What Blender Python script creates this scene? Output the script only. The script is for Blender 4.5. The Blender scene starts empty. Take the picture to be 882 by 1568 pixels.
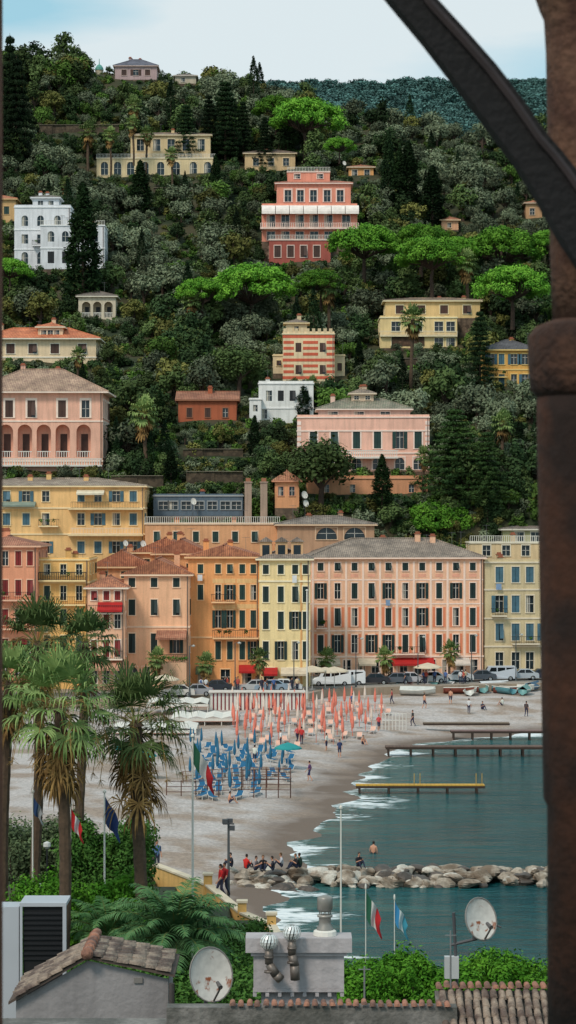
import bpy, math, random, numpy as np
from mathutils import Vector, Matrix
random.seed(7); rng=np.random.default_rng(7)
F=3500.0; H=24.0
scene=bpy.context.scene
def P(px,row,Y): return Vector(((px-441)*Y/F,Y,H-(row-784)*Y/F))
def G(px,row,z=0.0):
    Y=(H-z)*F/(row-784); return Vector(((px-441)*Y/F,Y,z))
# ---------------- materials
_m={}
def lin(c): return tuple(max(0,v)**2.2 for v in c)
def M(c,rough=.85,var=.18,scale=1.2,bump=0.0,kind='plain',c2=None,metal=0.0,bs=None):
    key=(tuple(c),rough,var,scale,bump,kind,tuple(c2) if c2 else None,metal,bs)
    if key in _m: return _m[key]
    m=bpy.data.materials.new('mat_%s_%d'%(kind,len(_m))); m.use_nodes=True
    nt=m.node_tree; N=nt.nodes; L=nt.links; b=N['Principled BSDF']
    b.inputs['Roughness'].default_value=rough; b.inputs['Metallic'].default_value=metal
    tc=N.new('ShaderNodeTexCoord'); col=lin(c)
    def noise(s,det=4,vec=None,dist=0):
        n=N.new('ShaderNodeTexNoise'); n.inputs['Scale'].default_value=s; n.inputs['Detail'].default_value=det; n.inputs['Distortion'].default_value=dist
        L.new(vec or tc.outputs['Object'],n.inputs['Vector']); return n.outputs['Fac']
    def mapr(v,a,b_,c_,d):
        n=N.new('ShaderNodeMapRange'); L.new(v,n.inputs[0])
        for i,q in enumerate((a,b_,c_,d)): n.inputs[i+1].default_value=q
        return n.outputs[0]
    def mult(colr,fac):
        n=N.new('ShaderNodeMix'); n.data_type='RGBA'; n.blend_type='MULTIPLY'; n.inputs[0].default_value=1
        if isinstance(colr,tuple): n.inputs[6].default_value=(*colr,1)
        else: L.new(colr,n.inputs[6])
        L.new(fac,n.inputs[7]); return n.outputs[2]
    def mix(a,b_,fac):
        n=N.new('ShaderNodeMix'); n.data_type='RGBA'; L.new(fac,n.inputs[0])
        for k,q in ((6,a),(7,b_)):
            if isinstance(q,tuple): n.inputs[k].default_value=(*q,1)
            else: L.new(q,n.inputs[k])
        return n.outputs[2]
    out=None; hgt=None
    if kind=='plain':
        out=mult(col,mapr(noise(scale),.3,.7,1-var,1+var*.5)); hgt=noise(bs or scale*6)
    elif kind=='wall':
        mp=N.new('ShaderNodeMapping'); mp.inputs['Scale'].default_value=(2.2,2.2,.22); L.new(tc.outputs['Object'],mp.inputs[0])
        a=mult(col,mapr(noise(.35),.3,.7,1-var,1.06)); a=mult(a,mapr(noise(1.0,5,mp.outputs[0]),.25,.55,1-var*1.5,1.0))
        out=mult(a,mapr(noise(6),.3,.7,.92,1.04)); hgt=noise(9)
    elif kind=='tile':
        v=N.new('ShaderNodeTexVoronoi'); v.inputs['Scale'].default_value=3.2; L.new(tc.outputs['Object'],v.inputs['Vector'])
        w=N.new('ShaderNodeTexWave'); w.inputs['Scale'].default_value=1.2; w.bands_direction='X'; w.inputs['Distortion'].default_value=.6; L.new(tc.outputs['Object'],w.inputs[0])
        sep=N.new('ShaderNodeSeparateColor'); L.new(v.outputs['Color'],sep.inputs[0])
        a=mix(col,lin(c2) if c2 else tuple(q*.5 for q in col),mapr(sep.outputs[0],0,1,0,.9))
        a=mult(a,mapr(noise(.5),.3,.7,.6,1.15)); out=mult(a,mapr(w.outputs['Fac'],0,1,.72,1.1)); hgt=w.outputs['Fac']
    elif kind=='leaf':
        oi=N.new('ShaderNodeObjectInfo')
        a=mix(col,lin(c2),mapr(noise(scale,3),.35,.65,0,1)); a=mult(a,mapr(oi.outputs['Random'],0,1,.5,1.5))
        out=a
        b.inputs['Specular IOR Level'].default_value=.12
    elif kind=='shutter':
        w=N.new('ShaderNodeTexWave'); w.inputs['Scale'].default_value=3.0; w.bands_direction='Z'; L.new(tc.outputs['Object'],w.inputs[0])
        out=mult(mult(col,mapr(w.outputs['Fac'],0,1,.65,1.1)),mapr(noise(.8),.3,.7,.7,1.3))
    elif kind=='stone':
        v=N.new('ShaderNodeTexVoronoi'); v.inputs['Scale'].default_value=scale; L.new(tc.outputs['Object'],v.inputs['Vector'])
        sep=N.new('ShaderNodeSeparateColor'); L.new(v.outputs['Color'],sep.inputs[0])
        a=mult(col,mapr(sep.outputs[0],0,1,1-var*2,1+var)); out=mult(a,mapr(v.outputs['Distance'],0,.5,1.1,.6)); hgt=noise(scale*3)
    elif kind=='rust':
        out=mix(col,lin(c2),mapr(noise(scale,6,None,.6),.55,.61,0,1)); out=mult(out,mapr(noise(scale*2,4),.3,.7,.8,1.05)); hgt=noise(scale*3)
    elif kind=='two':
        out=mix(col,lin(c2),mapr(noise(scale,6),.42,.58,0,1)); out=mult(out,mapr(noise(scale*9,3),.3,.7,.8,1.15)); hgt=noise(scale*7,5)
    L.new(out,b.inputs['Base Color'])
    if bump and hgt is not None:
        bn=N.new('ShaderNodeBump'); bn.inputs['Strength'].default_value=min(1,bump); bn.inputs['Distance'].default_value=.05 if bump<=1 else .05*bump
        L.new(hgt,bn.inputs['Height']); L.new(bn.outputs[0],b.inputs['Normal'])
    _m[key]=m; return m
GLASS=M((.16,.2,.22),.08,.3,.7)
GREEN=M((.12,.24,.22),.6,kind='shutter'); DGREEN=M((.09,.19,.18),.6,kind='shutter'); BLUE=M((.28,.42,.48),.6,kind='shutter')
BROWNS=M((.3,.2,.16),.6,kind='shutter'); REDS=M((.5,.13,.12),.6,kind='shutter')
WHITE=M((.86,.84,.8),.7,.08,1.0); IRON=M((.1,.1,.11),.5,.2); STEEL=M((.7,.7,.7),.3,.1,metal=.8)
BARK=M((.3,.24,.2),.95,.4,5,.6); 
# ---------------- mesh builders
class MB:
    def __init__(s): s.v=[]; s.f=[]
    def add(s,vs,fs):
        o=len(s.v); s.v+= [tuple(q) for q in vs]; s.f+=[tuple(i+o for i in f) for f in fs]
    def quad(s,*p): s.add(p,[tuple(range(len(p)))])
    def box(s,x0,x1,y0,y1,z0,z1):
        s.add([(x0,y0,z0),(x1,y0,z0),(x1,y1,z0),(x0,y1,z0),(x0,y0,z1),(x1,y0,z1),(x1,y1,z1),(x0,y1,z1)],
         [(0,3,2,1),(4,5,6,7),(0,1,5,4),(1,2,6,5),(2,3,7,6),(3,0,4,7)])
    def tube(s,a,b,r0,r1=None,n=8,cap=True):
        a=Vector(a); b=Vector(b); r1=r0 if r1 is None else r1
        d=(b-a); 
        if d.length<1e-6: return
        d.normalize(); u=d.orthogonal().normalized(); w=d.cross(u)
        vs=[];
        for c,r in ((a,r0),(b,r1)):
            for i in range(n):
                t=2*math.pi*i/n; vs.append(c+u*(r*math.cos(t))+w*(r*math.sin(t)))
        fs=[(i,(i+1)%n,n+(i+1)%n,n+i) for i in range(n)]
        if cap: fs+=[tuple(range(n-1,-1,-1)),tuple(range(n,2*n))]
        s.add(vs,fs)
    def path(s,pts,rs,n=8):
        for i in range(len(pts)-1): s.tube(pts[i],pts[i+1],rs[i],rs[i+1],n)
    def lathe(s,c,prof,n=16):
        c=Vector(c); vs=[];fs=[]
        for r,z in prof:
            for i in range(n):
                t=2*math.pi*i/n; vs.append((c.x+r*math.cos(t),c.y+r*math.sin(t),c.z+z))
        for k in range(len(prof)-1):
            for i in range(n):
                j=(i+1)%n; fs.append((k*n+i,k*n+j,(k+1)*n+j,(k+1)*n+i))
        fs.append(tuple(range(n-1,-1,-1))); fs.append(tuple((len(prof)-1)*n+i for i in range(n)))
        s.add(vs,fs)
    def blob(s,c,r,seed=0,amp=.25,n=8,m=6,sm=1.0):
        rr=random.Random(seed); vs=[];fs=[]
        k=[Vector((rr.uniform(-1,1),rr.uniform(-1,1),rr.uniform(-1,1))).normalized() for _ in range(7)]
        a=[rr.uniform(.3,.95) for _ in range(7)]
        for j in range(m+1):
            ph=math.pi*j/m
            for i in range(n):
                t=2*math.pi*i/n; d=Vector((math.sin(ph)*math.cos(t),math.sin(ph)*math.sin(t),math.cos(ph)))
                q=1.0
                for kk,aa in zip(k,a):
                    dd=d.dot(kk)
                    if dd*q>aa: q=aa/dd*1.0 if amp>0 else q
                q=1+(q-1)*amp*3 if amp else 1
                vs.append((c[0]+d.x*r[0]*q,c[1]+d.y*r[1]*q,c[2]+d.z*r[2]*q))
        for j in range(m):
            for i in range(n): fs.append((j*n+i,(j+1)*n+i,(j+1)*n+(i+1)%n,j*n+(i+1)%n))
        s.add(vs,fs)
def link(o): scene.collection.objects.link(o); return o
def mkmesh(name,parts):
    vs=[];fs=[];mi=[];me=bpy.data.meshes.new(name)
    for k,(v,f,m) in enumerate(parts):
        o=len(vs); vs+=list(v); fs+=[tuple(i+o for i in q) for q in f]; mi+=[k]*len(f); me.materials.append(m)
    me.from_pydata(vs,[],fs); me.polygons.foreach_set('material_index',mi); me.update(); return me
def obj(name,me,loc=(0,0,0),rot=(0,0,0),parent=None,smooth=False):
    o=bpy.data.objects.new(name,me); o.location=loc; o.rotation_euler=rot
    if smooth and me: me.polygons.foreach_set('use_smooth',[True]*len(me.polygons))
    link(o)
    if parent: o.parent=parent
    return o
class Thing:
    def __init__(s,name,loc=(0,0,0),yaw=0): s.name=name; s.loc=loc; s.yaw=yaw; s.parts={}; s.sm=set()
    def p(s,part,mat,smooth=False):
        k=(part,mat.name)
        if k not in s.parts: s.parts[k]=(MB(),mat)
        if smooth: s.sm.add(k)
        return s.parts[k][0]
    def done(s,single=False):
        if single or len(s.parts)==1:
            me=mkmesh(s.name,[(b.v,b.f,m) for b,m in s.parts.values()])
            return obj(s.name,me,s.loc,(0,0,s.yaw),smooth=bool(s.sm))
        e=obj(s.name,None,s.loc,(0,0,s.yaw))
        for k,(b,m) in s.parts.items():
            if b.f: obj(k[0],mkmesh(k[0],[(b.v,b.f,m)]),parent=e,smooth=k in s.sm)
        return e
def dup(e,loc,yaw=0,sc=1,name=None):
    n=obj(name or e.name.split('.')[0],e.data,loc,(0,0,yaw)); n.scale=(sc,)*3 if not isinstance(sc,tuple) else sc
    for c in e.children:
        q=obj(c.name.split('.')[0],c.data,c.location,c.rotation_euler,n)
    return n
def leafq(centers,radii,nper,size,up=.0,aspect=.55,flat=1.0,shell=.6):
    C=np.repeat(np.array(centers,float),nper,0); R=np.repeat(np.array(radii,float),nper,0)
    if R.ndim==1: R=np.stack([R,R,R*flat],1)
    n=len(C); d=rng.normal(size=(n,3)); d/=np.linalg.norm(d,axis=1)[:,None]
    rad=(shell+(1-shell)*rng.random(n)**.5)*(1+.18*rng.normal(size=n)); pos=C+d*R*rad[:,None]
    nn=d*.9+rng.normal(size=(n,3))*.45; nn[:,2]+=up; nn/=np.linalg.norm(nn,axis=1)[:,None]
    t=np.cross(nn,rng.normal(size=(n,3))); t/=np.linalg.norm(t,axis=1)[:,None]; b=np.cross(nn,t)
    s=(size*(.6+.8*rng.random(n)))[:,None]
    V=np.stack([pos-t*s,pos+b*s*aspect,pos+t*s,pos-b*s*aspect],1).reshape(-1,3)
    Fq=np.arange(n*4).reshape(-1,4)
    return V.tolist(),Fq.tolist()
# ---------------- terrain
rows_t=[775,710,640,560,480,400,320,240,170,110,60]; ys_t=[332,346,368,392,420,448,478,512,546,572,600]
def Yrow(r): return float(np.interp(-r,[-q for q in rows_t],ys_t))
hy=[318,332]+ys_t[1:]; hz=[1.3]+[H+(784-r)*y/F for r,y in zip(rows_t,ys_t)]
shore=np.array([(200,88),(60,91),(12,93),(3,97),(0.5,110),(-.5,128),(-.5,143),(-1.5,146),(1.3,154),(.6,163),(1.6,170),(3.0,180),(5.9,197),(7,207),(9.2,223),(12.5,234),(20,243),(30,250),(70,262),(400,300)],float)
def sdist(x,y):
    p=np.stack([x,y],-1); best=np.full(x.shape,1e9)
    for a,b in zip(shore[:-1],shore[1:]):
        ab=b-a; t=np.clip(((p-a)@ab)/(ab@ab),0,1); q=a+t[...,None]*ab; best=np.minimum(best,np.linalg.norm(p-q,axis=-1))
    xs=np.interp(y,shore[:,1],shore[:,0])
    return np.where(x<xs,best,-best)
def sn(x,y,s): return np.sin(x*s+1.3*np.sin(y*s*.7))*np.cos(y*s*1.1+1.7*np.sin(x*s*.6))
crx=[0,200,300,400,500,700,835,1000]; crr=[112,118,136,156,178,226,232,240]
def terr(x,y):
    x=np.asarray(x,float); y=np.asarray(y,float)
    z=np.clip(.065*sdist(x,y)+.08*sn(x,y,.5),-2.5,1.3)
    edge=np.interp(y,[88,95,110,128,133],[100,0.0,-.3,-7.9,-30])
    z=np.where((y<131)&(x<edge),4.0,z); z=np.where(y<88,5.0,z)
    hill=np.interp(y,hy,hz)
    px=441+x*F/540; cr=np.interp(px,crx,crr); yc=np.interp(-cr,[-q for q in rows_t],ys_t); zc=np.interp(yc,hy,hz)
    hill=np.where(y>yc,zc-.12*(y-yc)**1.0,hill)
    hill=hill+np.where(y>332,.8*sn(x,y,.09)+.4*sn(x,y,.23),0)
    z=np.where(y>318,np.maximum(hill,1.3),z); return z
def spaced(segs):
    o=[]
    for a,b,s in segs: o+=list(np.arange(a,b,s))
    return np.array(o)
gx=spaced([(-3000,-600,400),(-600,-120,40),(-120,-60,6),(-60,60,1.5),(60,120,6),(120,600,40),(600,3001,400)])
gy=spaced([(-300,40,60),(40,130,2),(130,300,1.5),(300,640,3),(640,1500,40),(1500,7001,500)])
X,Y=np.meshgrid(gx,gy); Z=terr(X,Y)
def gridmesh(name,X,Y,Z,mats,mfun):
    ny,nx=X.shape; V=np.stack([X,Y,Z],-1).reshape(-1,3).tolist()
    fs=[];mi=[]
    for j in range(ny-1):
        for i in range(nx-1):
            fs.append((j*nx+i,j*nx+i+1,(j+1)*nx+i+1,(j+1)*nx+i)); mi.append(mfun(X[j,i],Y[j,i]))
    me=bpy.data.meshes.new(name); me.from_pydata(V,[],fs)
    for m in mats: me.materials.append(m)
    me.polygons.foreach_set('material_index',mi); me.polygons.foreach_set('use_smooth',[True]*len(fs)); return me
def beachmat():
    m=bpy.data.materials.new('beach_pebbles'); m.use_nodes=True; nt=m.node_tree; N=nt.nodes; L=nt.links; b=N['Principled BSDF']; b.inputs['Roughness'].default_value=.9
    g=N.new('ShaderNodeNewGeometry'); sp=N.new('ShaderNodeSeparateXYZ'); L.new(g.outputs['Position'],sp.inputs[0])
    n1=N.new('ShaderNodeTexNoise'); n1.inputs['Scale'].default_value=.22; n1.inputs['Detail'].default_value=7; L.new(g.outputs['Position'],n1.inputs[0])
    n2=N.new('ShaderNodeTexNoise'); n2.inputs['Scale'].default_value=3; n2.inputs['Detail'].default_value=8; n2.inputs['Roughness'].default_value=.8; L.new(g.outputs['Position'],n2.inputs[0])
    r1=N.new('ShaderNodeValToRGB'); L.new(n1.outputs['Fac'],r1.inputs[0]); e=r1.color_ramp.elements
    e[0].position=.40; e[0].color=(.36,.27,.21,1); e[1].position=.58; e[1].color=(.53,.47,.44,1)
    mx=N.new('ShaderNodeMix'); mx.data_type='RGBA'; mx.blend_type='MULTIPLY'; mx.inputs[0].default_value=1; L.new(r1.outputs[0],mx.inputs[6])
    r2=N.new('ShaderNodeMapRange'); r2.inputs[1].default_value=.3; r2.inputs[2].default_value=.7; r2.inputs[3].default_value=.45; r2.inputs[4].default_value=1.35; L.new(n2.outputs['Fac'],r2.inputs[0]); L.new(r2.outputs[0],mx.inputs[7])
    ad=N.new('ShaderNodeMath'); ad.operation='MULTIPLY_ADD'; L.new(n1.outputs['Fac'],ad.inputs[0]); ad.inputs[1].default_value=-.6; L.new(sp.outputs[2],ad.inputs[2])
    r3=N.new('ShaderNodeMapRange'); r3.inputs[1].default_value=-.22; r3.inputs[2].default_value=.04; L.new(ad.outputs[0],r3.inputs[0])
    m2=N.new('ShaderNodeMix'); m2.data_type='RGBA'; m2.inputs[6].default_value=(.17,.12,.09,1); L.new(mx.outputs[2],m2.inputs[7]); L.new(r3.outputs[0],m2.inputs[0])
    L.new(m2.outputs[2],b.inputs['Base Color'])
    bn=N.new('ShaderNodeBump'); bn.inputs['Strength'].default_value=.8; bn.inputs['Distance'].default_value=.1; L.new(n2.outputs['Fac'],bn.inputs['Height']); L.new(bn.outputs[0],b.inputs['Normal'])
    return m
hillm=M((.17,.21,.12),.95,c2=(.27,.25,.17),scale=.12,kind='two',bump=1)
def gf(x,y):
    if y<130 and terr(x,y)>3: return 1
    return 0 if y<318 else 1
obj('terrain',gridmesh('terrain',X,Y,Z,[beachmat(),hillm],gf))
# sea
sx=spaced([(-12,40,.8),(40,80,4),(80,400,40),(400,3001,400)]); sy=spaced([(84,262,.8),(262,330,12)])
X,Y=np.meshgrid(sx,sy); sea=gridmesh('sea',X,Y,X*0,[],lambda a,b:0)
at=sea.attributes.new('shore','FLOAT','POINT'); at.data.foreach_set('value',(-sdist(X,Y)).reshape(-1))
m=bpy.data.materials.new('sea_water'); m.use_nodes=True; nt=m.node_tree; N=nt.nodes; L=nt.links; b=N['Principled BSDF']
g=N.new('ShaderNodeNewGeometry'); mp=N.new('ShaderNodeMapping'); mp.inputs['Scale'].default_value=(.4,1.0,1); mp.inputs['Rotation'].default_value=(0,0,.25); L.new(g.outputs['Position'],mp.inputs[0])
def nz(s,d=4,dist=0,r=.5):
    n=N.new('ShaderNodeTexNoise'); n.inputs['Scale'].default_value=s; n.inputs['Detail'].default_value=d; n.inputs['Distortion'].default_value=dist; n.inputs['Roughness'].default_value=r; L.new(mp.outputs[0],n.inputs[0]); return n.outputs['Fac']
def mth(op,a,b_=None,c=None):
    n=N.new('ShaderNodeMath'); n.operation=op
    for i,q in enumerate((a,b_,c)):
        if q is None: continue
        if isinstance(q,(int,float)): n.inputs[i].default_value=q
        else: L.new(q,n.inputs[i])
    return n.outputs[0]
def mr(v,a,b_,c,d):
    n=N.new('ShaderNodeMapRange'); L.new(v,n.inputs[0])
    for i,q in enumerate((a,b_,c,d)): n.inputs[i+1].default_value=q
    return n.outputs[0]
sh=N.new('ShaderNodeAttribute'); sh.attribute_name='shore'; sd=sh.outputs['Fac']
big=nz(.16,3,.5); fine=nz(1.6,6,.3,.65)
f1=mth('ADD',big,mth('MULTIPLY',fine,.5))
near=mr(mth('SUBTRACT',f1,mth('MULTIPLY',sd,.03)),.745,.81,0,1); foam=mth('MULTIPLY',near,mr(sd,3.5,6,1,0))
edge=mth('MULTIPLY',mr(sd,.1,.5,1,0),mr(fine,.46,.56,0,.7))
foam=mth('MINIMUM',mth('ADD',foam,edge),1)
cr=N.new('ShaderNodeValToRGB'); L.new(mth('ADD',mth('MULTIPLY',sd,.018),mth('MULTIPLY',nz(.35,4,.8),.6)),cr.inputs[0]); e=cr.color_ramp.elements
e[0].position=.2; e[0].color=(.07,.16,.14,1); e[1].position=.62; e[1].color=(.003,.058,.066,1)
e2_=cr.color_ramp.elements.new(.38); e2_.color=(.012,.095,.098,1)
mx=N.new('ShaderNodeMix'); mx.data_type='RGBA'; L.new(foam,mx.inputs[0]); L.new(cr.outputs[0],mx.inputs[6]); mx.inputs[7].default_value=(.8,.83,.83,1); L.new(mx.outputs[2],b.inputs['Base Color'])
L.new(mr(foam,0,1,.16,.9),b.inputs['Roughness']); b.inputs['Specular IOR Level'].default_value=.28
bn=N.new('ShaderNodeBump'); bn.inputs['Strength'].default_value=1; bn.inputs['Distance'].default_value=.75
L.new(mth('ADD',mth('ADD',nz(.9,5,.4,.6),mth('MULTIPLY',nz(2.6,4,.2,.6),.3)),mth('MULTIPLY',nz(.3,2,.3),1.0)),bn.inputs['Height']); L.new(bn.outputs[0],b.inputs['Normal']); b.inputs['IOR'].default_value=1.33
sea.materials.append(m); obj('sea',sea)
# promenade slab with kerb
pr=[(-80,262),(-13,266),(-9,273),(2.5,274),(5,281),(14,285),(33,291),(120,300)]
t=Thing('promenade'); PZ=2.25
ASP=M((.36,.35,.34),.9,.2,.4,.2); PAVE=M((.6,.55,.5),.9,.15,.8,.1); 
top=t.p('pavement',PAVE); wl=t.p('sea_wall',M((.66,.58,.5),.9,.2,kind='wall')); rd=t.p('road',ASP); kb=t.p('kerb',M((.6,.58,.55),.9))
for (a,b_) in zip(pr[:-1],pr[1:]):
    top.quad((a[0],a[1],PZ),(b_[0],b_[1],PZ),(b_[0],340,PZ),(a[0],340,PZ))
    wl.quad((a[0],a[1],-1),(b_[0],b_[1],-1),(b_[0],b_[1],PZ),(a[0],a[1],PZ))
    rd.quad((a[0],a[1]+3,PZ+.004),(b_[0],b_[1]+3,PZ+.004),(b_[0],b_[1]+10,PZ+.004),(a[0],a[1]+10,PZ+.004))
    kb.add([(a[0],a[1]+2.8,PZ),(b_[0],b_[1]+2.8,PZ),(b_[0],b_[1]+3,PZ),(a[0],a[1]+3,PZ),(a[0],a[1]+2.8,PZ+.12),(b_[0],b_[1]+2.8,PZ+.12),(b_[0],b_[1]+3,PZ+.12),(a[0],a[1]+3,PZ+.12)],[(4,5,6,7),(0,1,5,4),(2,3,7,6)])
t.done()
# ---------------- buildings
excl=[]
def facade(th,O,U,In,width,z0,z1,wins,wall,trim,shut,tw=.12):
    O=Vector((*O,0));U=Vector((*U,0));In=Vector((*In,0))
    def q(u,d,z): v=O+U*u+In*d; return (v.x,v.y,z)
    W=th.p('walls',wall); ws=[]
    for (uc,zc,w,h,k) in wins:
        a,b_,c,d=uc-w/2,uc+w/2,zc-h/2,zc+h/2
        if a>.1 and b_<width-.1 and c>z0-.01 and d<z1-.05: ws.append((a,b_,max(c,z0+.02),d,k))
    us=sorted({0,width,*[w[0] for w in ws],*[w[1] for w in ws]}); zs=sorted({z0,z1,*[w[2] for w in ws],*[w[3] for w in ws]})
    for i in range(len(us)-1):
        for j in range(len(zs)-1):
            uc=(us[i]+us[i+1])/2; zc=(zs[j]+zs[j+1])/2
            if any(w[0]<uc<w[1] and w[2]<zc<w[3] for w in ws): continue
            W.quad(q(us[i],0,zs[j]),q(us[i+1],0,zs[j]),q(us[i+1],0,zs[j+1]),q(us[i],0,zs[j+1]))
    def bx(mb,a,b_,d0,d1,c,d):
        vs=[q(a,d0,c),q(b_,d0,c),q(b_,d1,c),q(a,d1,c),q(a,d0,d),q(b_,d0,d),q(b_,d1,d),q(a,d1,d)]
        mb.add(vs,[(0,3,2,1),(4,5,6,7),(0,1,5,4),(1,2,6,5),(2,3,7,6),(3,0,4,7)])
    for (a,b_,c,d,k) in ws:
        R=.22; dp=R if k!='A' else 1.8
        W.quad(q(a,0,c),q(a,dp,c),q(a,dp,d),q(a,0,d)); W.quad(q(b_,0,c),q(b_,dp,c),q(b_,dp,d),q(b_,0,d))
        W.quad(q(a,0,c),q(b_,0,c),q(b_,dp,c),q(a,dp,c)); W.quad(q(a,0,d),q(b_,0,d),q(b_,dp,d),q(a,dp,d))
        if k=='A':
            W.quad(q(a,dp,c),q(b_,dp,c),q(b_,dp,d),q(a,dp,d)); m_=(a+b_)/2; hw=(b_-a)*.24
            bx(th.p('shutters',shut),m_-hw,m_+hw,dp-.06,dp-.002,c+.02,c+(d-c)*.72)
            rb=th.p('loggia_balustrade',WHITE); bx(rb,a+.02,b_-.02,.15,.25,c+.8,c+.92)
            for kk in range(6): x_=a+(b_-a)*(kk+.5)/6; bx(rb,x_-.05,x_+.05,.16,.24,c,c+.798)
        else:
            gm=th.p('windows',GLASS); gm.quad(q(a,dp,c),q(b_,dp,c),q(b_,dp,d),q(a,dp,d))
        if k=='m': k=random.choice('ssssoog')
        elif k=='s' and random.random()<.12: k=random.choice('go')
        if k in 'aA':
            r=(b_-a)/2; n=8
            for sgn in (0,1):
                cor=q(b_ if sgn else a,-.002,d); pts=[]
                for i in range(n+1):
                    th_=math.pi/2*i/n; pts.append(q((a+b_)/2+(1 if sgn else -1)*r*math.cos(th_),-.002,d-r+r*math.sin(th_)))
                for i in range(n): W.quad(cor,pts[i],pts[i+1])
        S=th.p('shutters',shut)
        if k=='s':
            mid=(a+b_)/2; bx(S,a,mid-.02,.04,.09,c,d)
            if random.random()<.25:
                S.add([q(mid+.02,.04,d),q(b_,.04,d),q(b_,-.45,c+.3),q(mid+.02,-.45,c+.3)],[(0,1,2,3)])
            else: bx(S,mid+.02,b_,.04,.09,c,d)
        elif k=='o':
            hw=(b_-a)/2; bx(S,a-hw-.03,a-.03,-.07,-.02,c,d); bx(S,b_+.03,b_+hw+.03,-.07,-.02,c,d)
            fr=th.p('window_frames',WHITE); mid=(a+b_)/2
            bx(fr,mid-.03,mid+.03,R-.05,R-.01,c,d); bx(fr,a,b_,R-.05,R-.012,c+(d-c)*.66,c+(d-c)*.66+.05)
        elif k in 'ga':
            fr=th.p('window_frames',WHITE); mid=(a+b_)/2
            bx(fr,mid-.03,mid+.03,R-.05,R-.01,c,d); bx(fr,a,b_,R-.05,R-.012,(c+d)/2,(c+d)/2+.05)
            if random.random()<.4: bx(th.p('curtains',M((.75,.72,.66),.9)),a,a+(b_-a)*.35,R-.045,R-.02,c,d)
        if z1>12 and k in 'so' and random.random()<.07:
            lc=random.choice([(.85,.85,.85),(.5,.6,.72),(.75,.3,.28),(.8,.72,.55)]); bx(th.p('laundry',M(lc,.9,.1,3)),a,a+(b_-a)*random.uniform(.5,1),-.4,-.38,c-random.uniform(.7,1.1),c-.15)
        if trim and tw>0 and k!='A':
            T=th.p('trim',trim)
            if k!='o':
                bx(T,a-tw,a-.001,-.045,.0,c,d); bx(T,b_+.001,b_+tw,-.045,.0,c,d)
            bx(T,a-tw,b_+tw,-.06,.0,d+.001,d+tw*1.2); bx(T,a-tw,b_+tw,-.12,.0,c-.1,c-.001)
def hip(th,x0,x1,y0,y1,z,h,mat,ov=.5,gable=False,trim=None):
    R=th.p('roof',mat); x0-=ov;x1+=ov;y0-=ov;y1+=ov; w=x1-x0;d=y1-y0
    ins=min(w,d)/2*(0.0 if gable else 1.0)
    if w>=d: r0=(x0+ins,(y0+y1)/2,z+h); r1=(x1-ins,(y0+y1)/2,z+h)
    else: r0=((x0+x1)/2,y0+ins,z+h); r1=((x0+x1)/2,y1-ins,z+h)
    a,b_,c,d_=(x0,y0,z),(x1,y0,z),(x1,y1,z),(x0,y1,z)
    if w>=d: R.add([a,b_,c,d_,r0,r1],[(0,1,5,4),(1,2,5),(2,3,4,5),(3,0,4)])
    else: R.add([a,b_,c,d_,r0,r1],[(0,1,4),(1,2,5,4),(2,3,5),(3,0,4,5)])
    e=th.p('eaves',trim or WHITE); e.box(x0+.02,x1-.02,y0+.02,y1-.02,z-.22,z-.004)
    rg=th.p('ridge_tiles',mat); rg.tube(r0,r1,.14,.14,6)
    if not gable and w>=d:
        for q in (a,d_): rg.tube(q,r0,.11,.11,6)
        for q in (b_,c): rg.tube(q,r1,.11,.11,6)
def railing(th,x0,x1,y,z,h=1.0,mat=IRON,step=.22,part='railing',r=.02):
    b=th.p(part,mat); b.box(x0,x1,y-.03,y+.03,z+h-.05,z+h); b.box(x0,x1,y-.02,y+.02,z+.08,z+.12)
    n=max(2,int((x1-x0)/step))
    for i in range(n+1):
        x=x0+(x1-x0)*i/n; b.box(x-r,x+r,y-r,y+r,z+.0,z+h-.052)
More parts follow.
